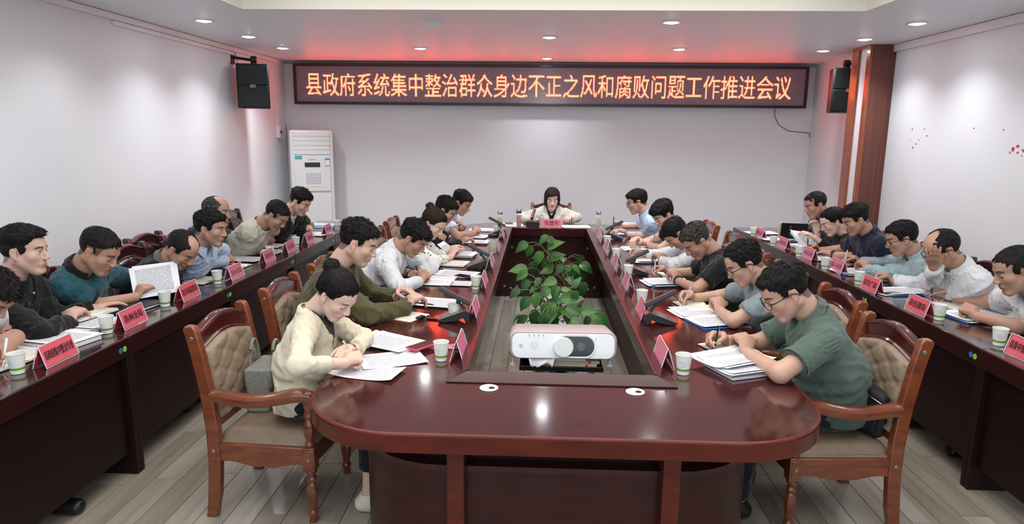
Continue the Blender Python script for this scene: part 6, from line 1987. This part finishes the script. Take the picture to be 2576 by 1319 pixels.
pr_.box((.148, -.0085, .1275), (.156, -.007, .1288)); pr_.box((.148, -.0085, .1115), (.156, -.007, .1128))
pr_.obj('printed_marks', mat('print_grey', (.45, .46, .48), .5), prj)
for x_ in (-.238, .224):
    MB().tube([(x_, .03, .022), (x_, .03, -.005)], .005, 10).tube([(x_, .03, -.006), (x_, .03, -.016)], .0135, 16).obj('foot', mat('foot_grey', (.50, .54, .52), .4), prj, smooth=40)
stn = empty('projector_stand', (.115, 3.28, 0), label='black stand with a tray under the projector', cat='stand')
MB().box((-.20, -.17, .690), (.20, .19, .700)).box((-.20, -.178, .688), (.20, -.168, .712)).obj('tray', mat('stand_black', (.008, .009, .010), .4), stn, bevel=.002)
MB().tube([(0, 0, .02), (0, 0, .69)], .022, 12).obj('pole', mat('stand_black', (.008, .009, .010), .4), stn, smooth=True)
MB().tube([(0, .08, .70), (0, .08, .784)], .03, 12).obj('mount', mat('stand_black', (.008, .009, .010), .4), stn, smooth=True)
MB().box((-.25, -.02, 0), (.25, .02, .03)).box((-.02, -.22, 0), (.02, .22, .03)).obj('base', mat('stand_black', (.008, .009, .010), .4), stn, bevel=.005)
cream_b = mat('cream_box', (.62, .52, .36), .6); red_p = mat('print_red', (.55, .05, .05), .5)
for k, (z0, x_, a) in enumerate(((.7005, .02, 0), (.7175, .03, 1.5))):
    b = empty('flat_box', (.115+x_, 3.26, z0), math.radians(a), label=('lower', 'upper')[k]+' flat cream box with a red mark on the projector tray', cat='box', group='cream boxes on the projector tray')
    MB().box((-.155, -.13, 0), (.150, .06, .016)).obj('carton', cream_b, b, bevel=.001)
    MB().box((.095, -.1306, .003), (.108, -.1296, .014)).obj('print_mark', red_p, b)
tis = MB().grid(lambda u, v: (.02+.15*(u-.5)*(1-.3*v), 3.14-.06*math.sin(v*pi*.5)*.6-.03*abs(u-.5)+.01*math.sin(u*9), .775-.06*v**1.2+.012*math.sin(u*7+v*3)), 14, 10)
t_ = tis.obj('tissue', mat('tissue', (.80, .80, .84), .8), smooth=True, fix=True)
t_.modifiers.new('solid', 'SOLIDIFY').thickness = .001
tag(t_, 'crumpled white tissue hanging between projector and cream boxes', 'tissue')
pt = tag(MB().box((.0, 3.12, .735), (.23, 3.34, .765)).obj('paper_pack', plain, bevel=.002), 'white paper pack lying on the cream boxes', 'paper pack')

# ================================================================ potted plants in the opening
leaf_ms = [mat('leaf_%d' % i, c, .38, spec=.45, noise=((20, 20, 20), c2, .3, .7)) for i, (c, c2) in enumerate([((.022, .080, .015), (.034, .115, .022)), ((.034, .115, .020), (.052, .155, .032)), ((.014, .046, .012), (.024, .068, .017)), ((.058, .150, .028), (.08, .19, .045))])]
stem_m = mat('stem', (.10, .13, .035), .6); brown_m = mat('dry_stem', (.22, .10, .045), .7)
def leaf_mesh(k):
    mb = MB(); nL = 12; nW = 3
    rnd = random.Random(k)
    droop = .18+.22*rnd.random(); fold = .14+.12*rnd.random(); tw = rnd.uniform(-.25, .25)
    def wdt(t): return .30*math.sin(min(t*1.05, 1)**.62*pi)**.85*(1-t*.25)+.02*(1-t)
    vs = []; fs = []
    for j in range(nL+1):
        t = j/nL; w_ = max(wdt(t)*1.18, .0008); y0 = t-.08*(0)
        for i in range(-nW, nW+1):
            u = i/nW
            back = -.16*abs(u)**1.5*max(0, 1-t*4)
            x = u*w_; y = y0+back
            z = abs(u)*w_*fold*1.6-droop*t*t+.018*math.cos(t*30)*abs(u)*(1-t)+tw*x*t
            vs.append((x, y, z))
    m = 2*nW+1
    for j in range(nL):
        for i in range(m-1):
            fs.append((j*m+i, j*m+i+1, (j+1)*m+i+1, (j+1)*m+i))
    mb.add(vs, fs)
    return mb
leaf_me = {}
for k in range(6):
    for mi, m_ in enumerate(leaf_ms):
        me = leaf_mesh(k).mesh('leaf', m_); me.shade_smooth(); leaf_me[(k, mi)] = me
def place_leaf(root, base, d, s, up=None, mi=None):
    """base: stem joint relative to the root, d: pointing direction, s: length in metres"""
    d = unit(d); up = V3(0, -.45, 1) if up is None else np.array(up, float)
    x = unit(np.cross(d, up)); z = np.cross(x, d)
    o = bpy.data.objects.new('leaf', leaf_me[(random.randrange(6), random.choice([0, 0, 1, 1, 2, 3]) if mi is None else mi)])
    link(o, root)
    o.matrix_local = Matrix(((x[0]*s, d[0]*s, z[0]*s, base[0]), (x[1]*s, d[1]*s, z[1]*s, base[1]), (x[2]*s, d[2]*s, z[2]*s, base[2]), (0, 0, 0, 1)))
def plant(loc, pot_h, pot_r, pot_m, leaves, label, seed, filler=18, hmax=.9, dry=None):
    """leaves: (px, py, Y, length m, screen direction degrees, mat)"""
    random.seed(seed)
    r = empty('potted_plant', loc, label=label, cat='plant')
    MB().lathe([(pot_r*.72, 0), (pot_r, pot_h-.03), (pot_r*1.06, pot_h-.03), (pot_r*1.08, pot_h), (pot_r*.98, pot_h), (pot_r*.95, pot_h-.025)], n=28).obj('pot', pot_m, r, smooth=40, fix=True)
    MB().lathe([(pot_r*.94, pot_h-.03), (pot_r*.5, pot_h-.018), (.001, pot_h-.015)], n=20).obj('soil', mat('soil', (.035, .022, .014), .9), r, fix=True)
    L0 = np.array(loc, float)
    st = MB(); top = V3(0, 0, pot_h-.02)
    hubs = [top+V3(random.uniform(-.05, .05), random.uniform(-.05, .05), h_) for h_ in np.linspace(.05, max(hmax-pot_h, .1), 7)]
    for k in range(1, len(hubs)):
        st.tube([hubs[k-1], (hubs[k-1]+hubs[k])/2+V3(random.uniform(-.01, .01), 0, 0), hubs[k]], .006, 6)
    st.tube([top, hubs[0]], .008, 6)
    def stem_to(p):
        h = min(hubs, key=lambda q: abs(q[2]-(p[2]-.10))+.3*np.linalg.norm(q[:2]-p[:2]))
        md = (h+p)/2+V3(0, 0, .05+.1*np.linalg.norm(h-p))
        q1 = h*.55+md*.45; q2 = md*.5+p*.5+V3(0, 0, .01)
        st.tube([h, q1+V3(0, 0, .01), md*.9+(h+p)*.05, q2, p], .0032, 5)
    for (px, py, Y, s, ang, mi) in leaves:
        b = P(px, py, Y=Y)-L0
        a = math.radians(ang)
        d = V3(math.cos(a), random.uniform(-.5, .1), math.sin(a))
        place_leaf(r, b, d, s, up=V3(random.uniform(-.3, .3), -.9, .75), mi=mi)
        stem_to(b)
    for k in range(filler):
        a = random.uniform(0, 2*pi); h_ = random.choice(hubs)+V3(0, 0, random.uniform(-.06, .04))
        rr = random.uniform(.06, .20)
        b = h_+V3(math.cos(a)*rr, math.sin(a)*rr, random.uniform(0, .06))
        place_leaf(r, b, V3(math.cos(a), math.sin(a), random.uniform(-.8, .1)), random.uniform(.07, .12), mi=random.choice([0, 2, 2, 1]))
        stem_to(b)
    st.obj('stems', stem_m, r, smooth=True)
    dr = MB()
    for k in range(7):
        h_ = random.choice(hubs); a = random.uniform(0, 6.28)
        dr.tube([h_, h_+V3(math.cos(a)*.03, math.sin(a)*.03, .03), h_+V3(math.cos(a)*.05, math.sin(a)*.05, .075)], [.005, .004, .001], 5)
    dr.obj('dry_sheaths', brown_m, r, smooth=True)
    return r
Z4 = lambda x, y: (1230+x/4.711, 560+y/4.711)
fr = []
for (x, y, s, a, mi) in [(440, 600, .15, -150, 1), (600, 880, .15, 200, 1), (450, 690, .14, 250, 0), (780, 690, .16, 190, 1), (800, 770, .16, -100, 0), (700, 790, .15, 230, 1), (960, 880, .17, 200, 3), (860, 920, .10, 200, 0), (1010, 760, .13, 60, 1),
                        (1110, 720, .15, -80, 2), (870, 800, .09, 10, 3), (460, 900, .16, 240, 0), (560, 870, .15, -95, 3), (350, 800, .14, 220, 2), (700, 980, .16, -120, 0), (830, 1010, .10, -90, 1), (760, 970, .15, 250, 1), (1060, 1030, .15, 200, 2),
                        (930, 1080, .13, -90, 3), (1090, 1060, .17, 15, 1), (1250, 1090, .20, -35, 1), (560, 1060, .18, -110, 0), (440, 1130, .14, 215, 2), (1000, 1150, .14, -30, 1), (680, 1090, .15, -100, 0), (880, 900, .21, 5, 1), (610, 1120, .14, -70, 2),
                        (780, 1120, .13, -95, 0), (1180, 1130, .11, -110, 2), (940, 1010, .16, -20, 0), (1020, 820, .13, -90, 1)]:
    px, py = Z4(x, y); fr.append((px, py, 4.0+.5*(1-y/1200)+random.uniform(-.1, .1), s*.60, a, mi))
terra = mat('terracotta', (.30, .10, .05), .7)
plant((.10, 4.25, 0), .24, .15, terra, fr, 'leafy green potted plant behind the projector, in the table opening', 21, filler=34, hmax=.66)
bk = []
for (x, y, s, a, mi) in [(690, 170, .13, 215, 0), (700, 190, .13, -30, 2), (715, 290, .17, 35, 3), (440, 250, .15, 215, 0), (490, 290, .13, -105, 1), (625, 370, .17, 235, 1), (530, 480, .15, -95, 2), (435, 560, .19, 178, 3), (690, 450, .15, -100, 0),
                        (715, 430, .19, 20, 0), (740, 560, .14, 190, 1), (860, 510, .13, -120, 2), (960, 540, .13, 200, 0)]:
    px, py = Z4(x, y); bk.append((px, py, 5.35, s*.75, a, mi))
white_pot = mat('glazed_pot', (.60, .60, .60), .2, coat=.5)
plant((.06, 5.35, 0), .30, .16, white_pot, bk, 'tall trailing plant in the middle of the table opening', 22, filler=14, hmax=.92)
b3 = []
for (x, y, s, a, mi) in [(1080, 400, .13, -80, 2), (1100, 490, .17, -35, 0), (1060, 430, .09, -100, 2), (1120, 570, .14, -100, 2), (1010, 560, .13, -120, 1), (1060, 630, .15, 230, 0), (900, 610, .13, -80, 1), (970, 640, .13, -60, 0)]:
    px, py = Z4(x, y); b3.append((px, py, 6.1, s*.82, a, mi))
p3 = plant((.22, 6.1, 0), .32, .18, white_pot, b3, 'drooping half-dry plant in a pale glazed pot farthest back in the opening', 23, filler=8, hmax=.72)
wl_ = MB()
random.seed(9)
q0 = P(*Z4(945, 485), Y=6.1)-V3(.22, 6.1, 0)
for k in range(8):
    a = random.uniform(0, 6.28); b = q0+V3(random.uniform(-.05, .05), 0, random.uniform(-.05, .05))
    wl_.add([b, b+V3(.05*math.cos(a), .02, .05*math.sin(a)), b+V3(.05*math.cos(a+.9), -.02, .06*math.sin(a+.9)), b+V3(.02*math.cos(a+1.5), .02, .03*math.sin(a+1.5))], [(0, 1, 2, 3)])
o = wl_.obj('withered_leaves', brown_m, p3); o['kind'] = 'stuff'
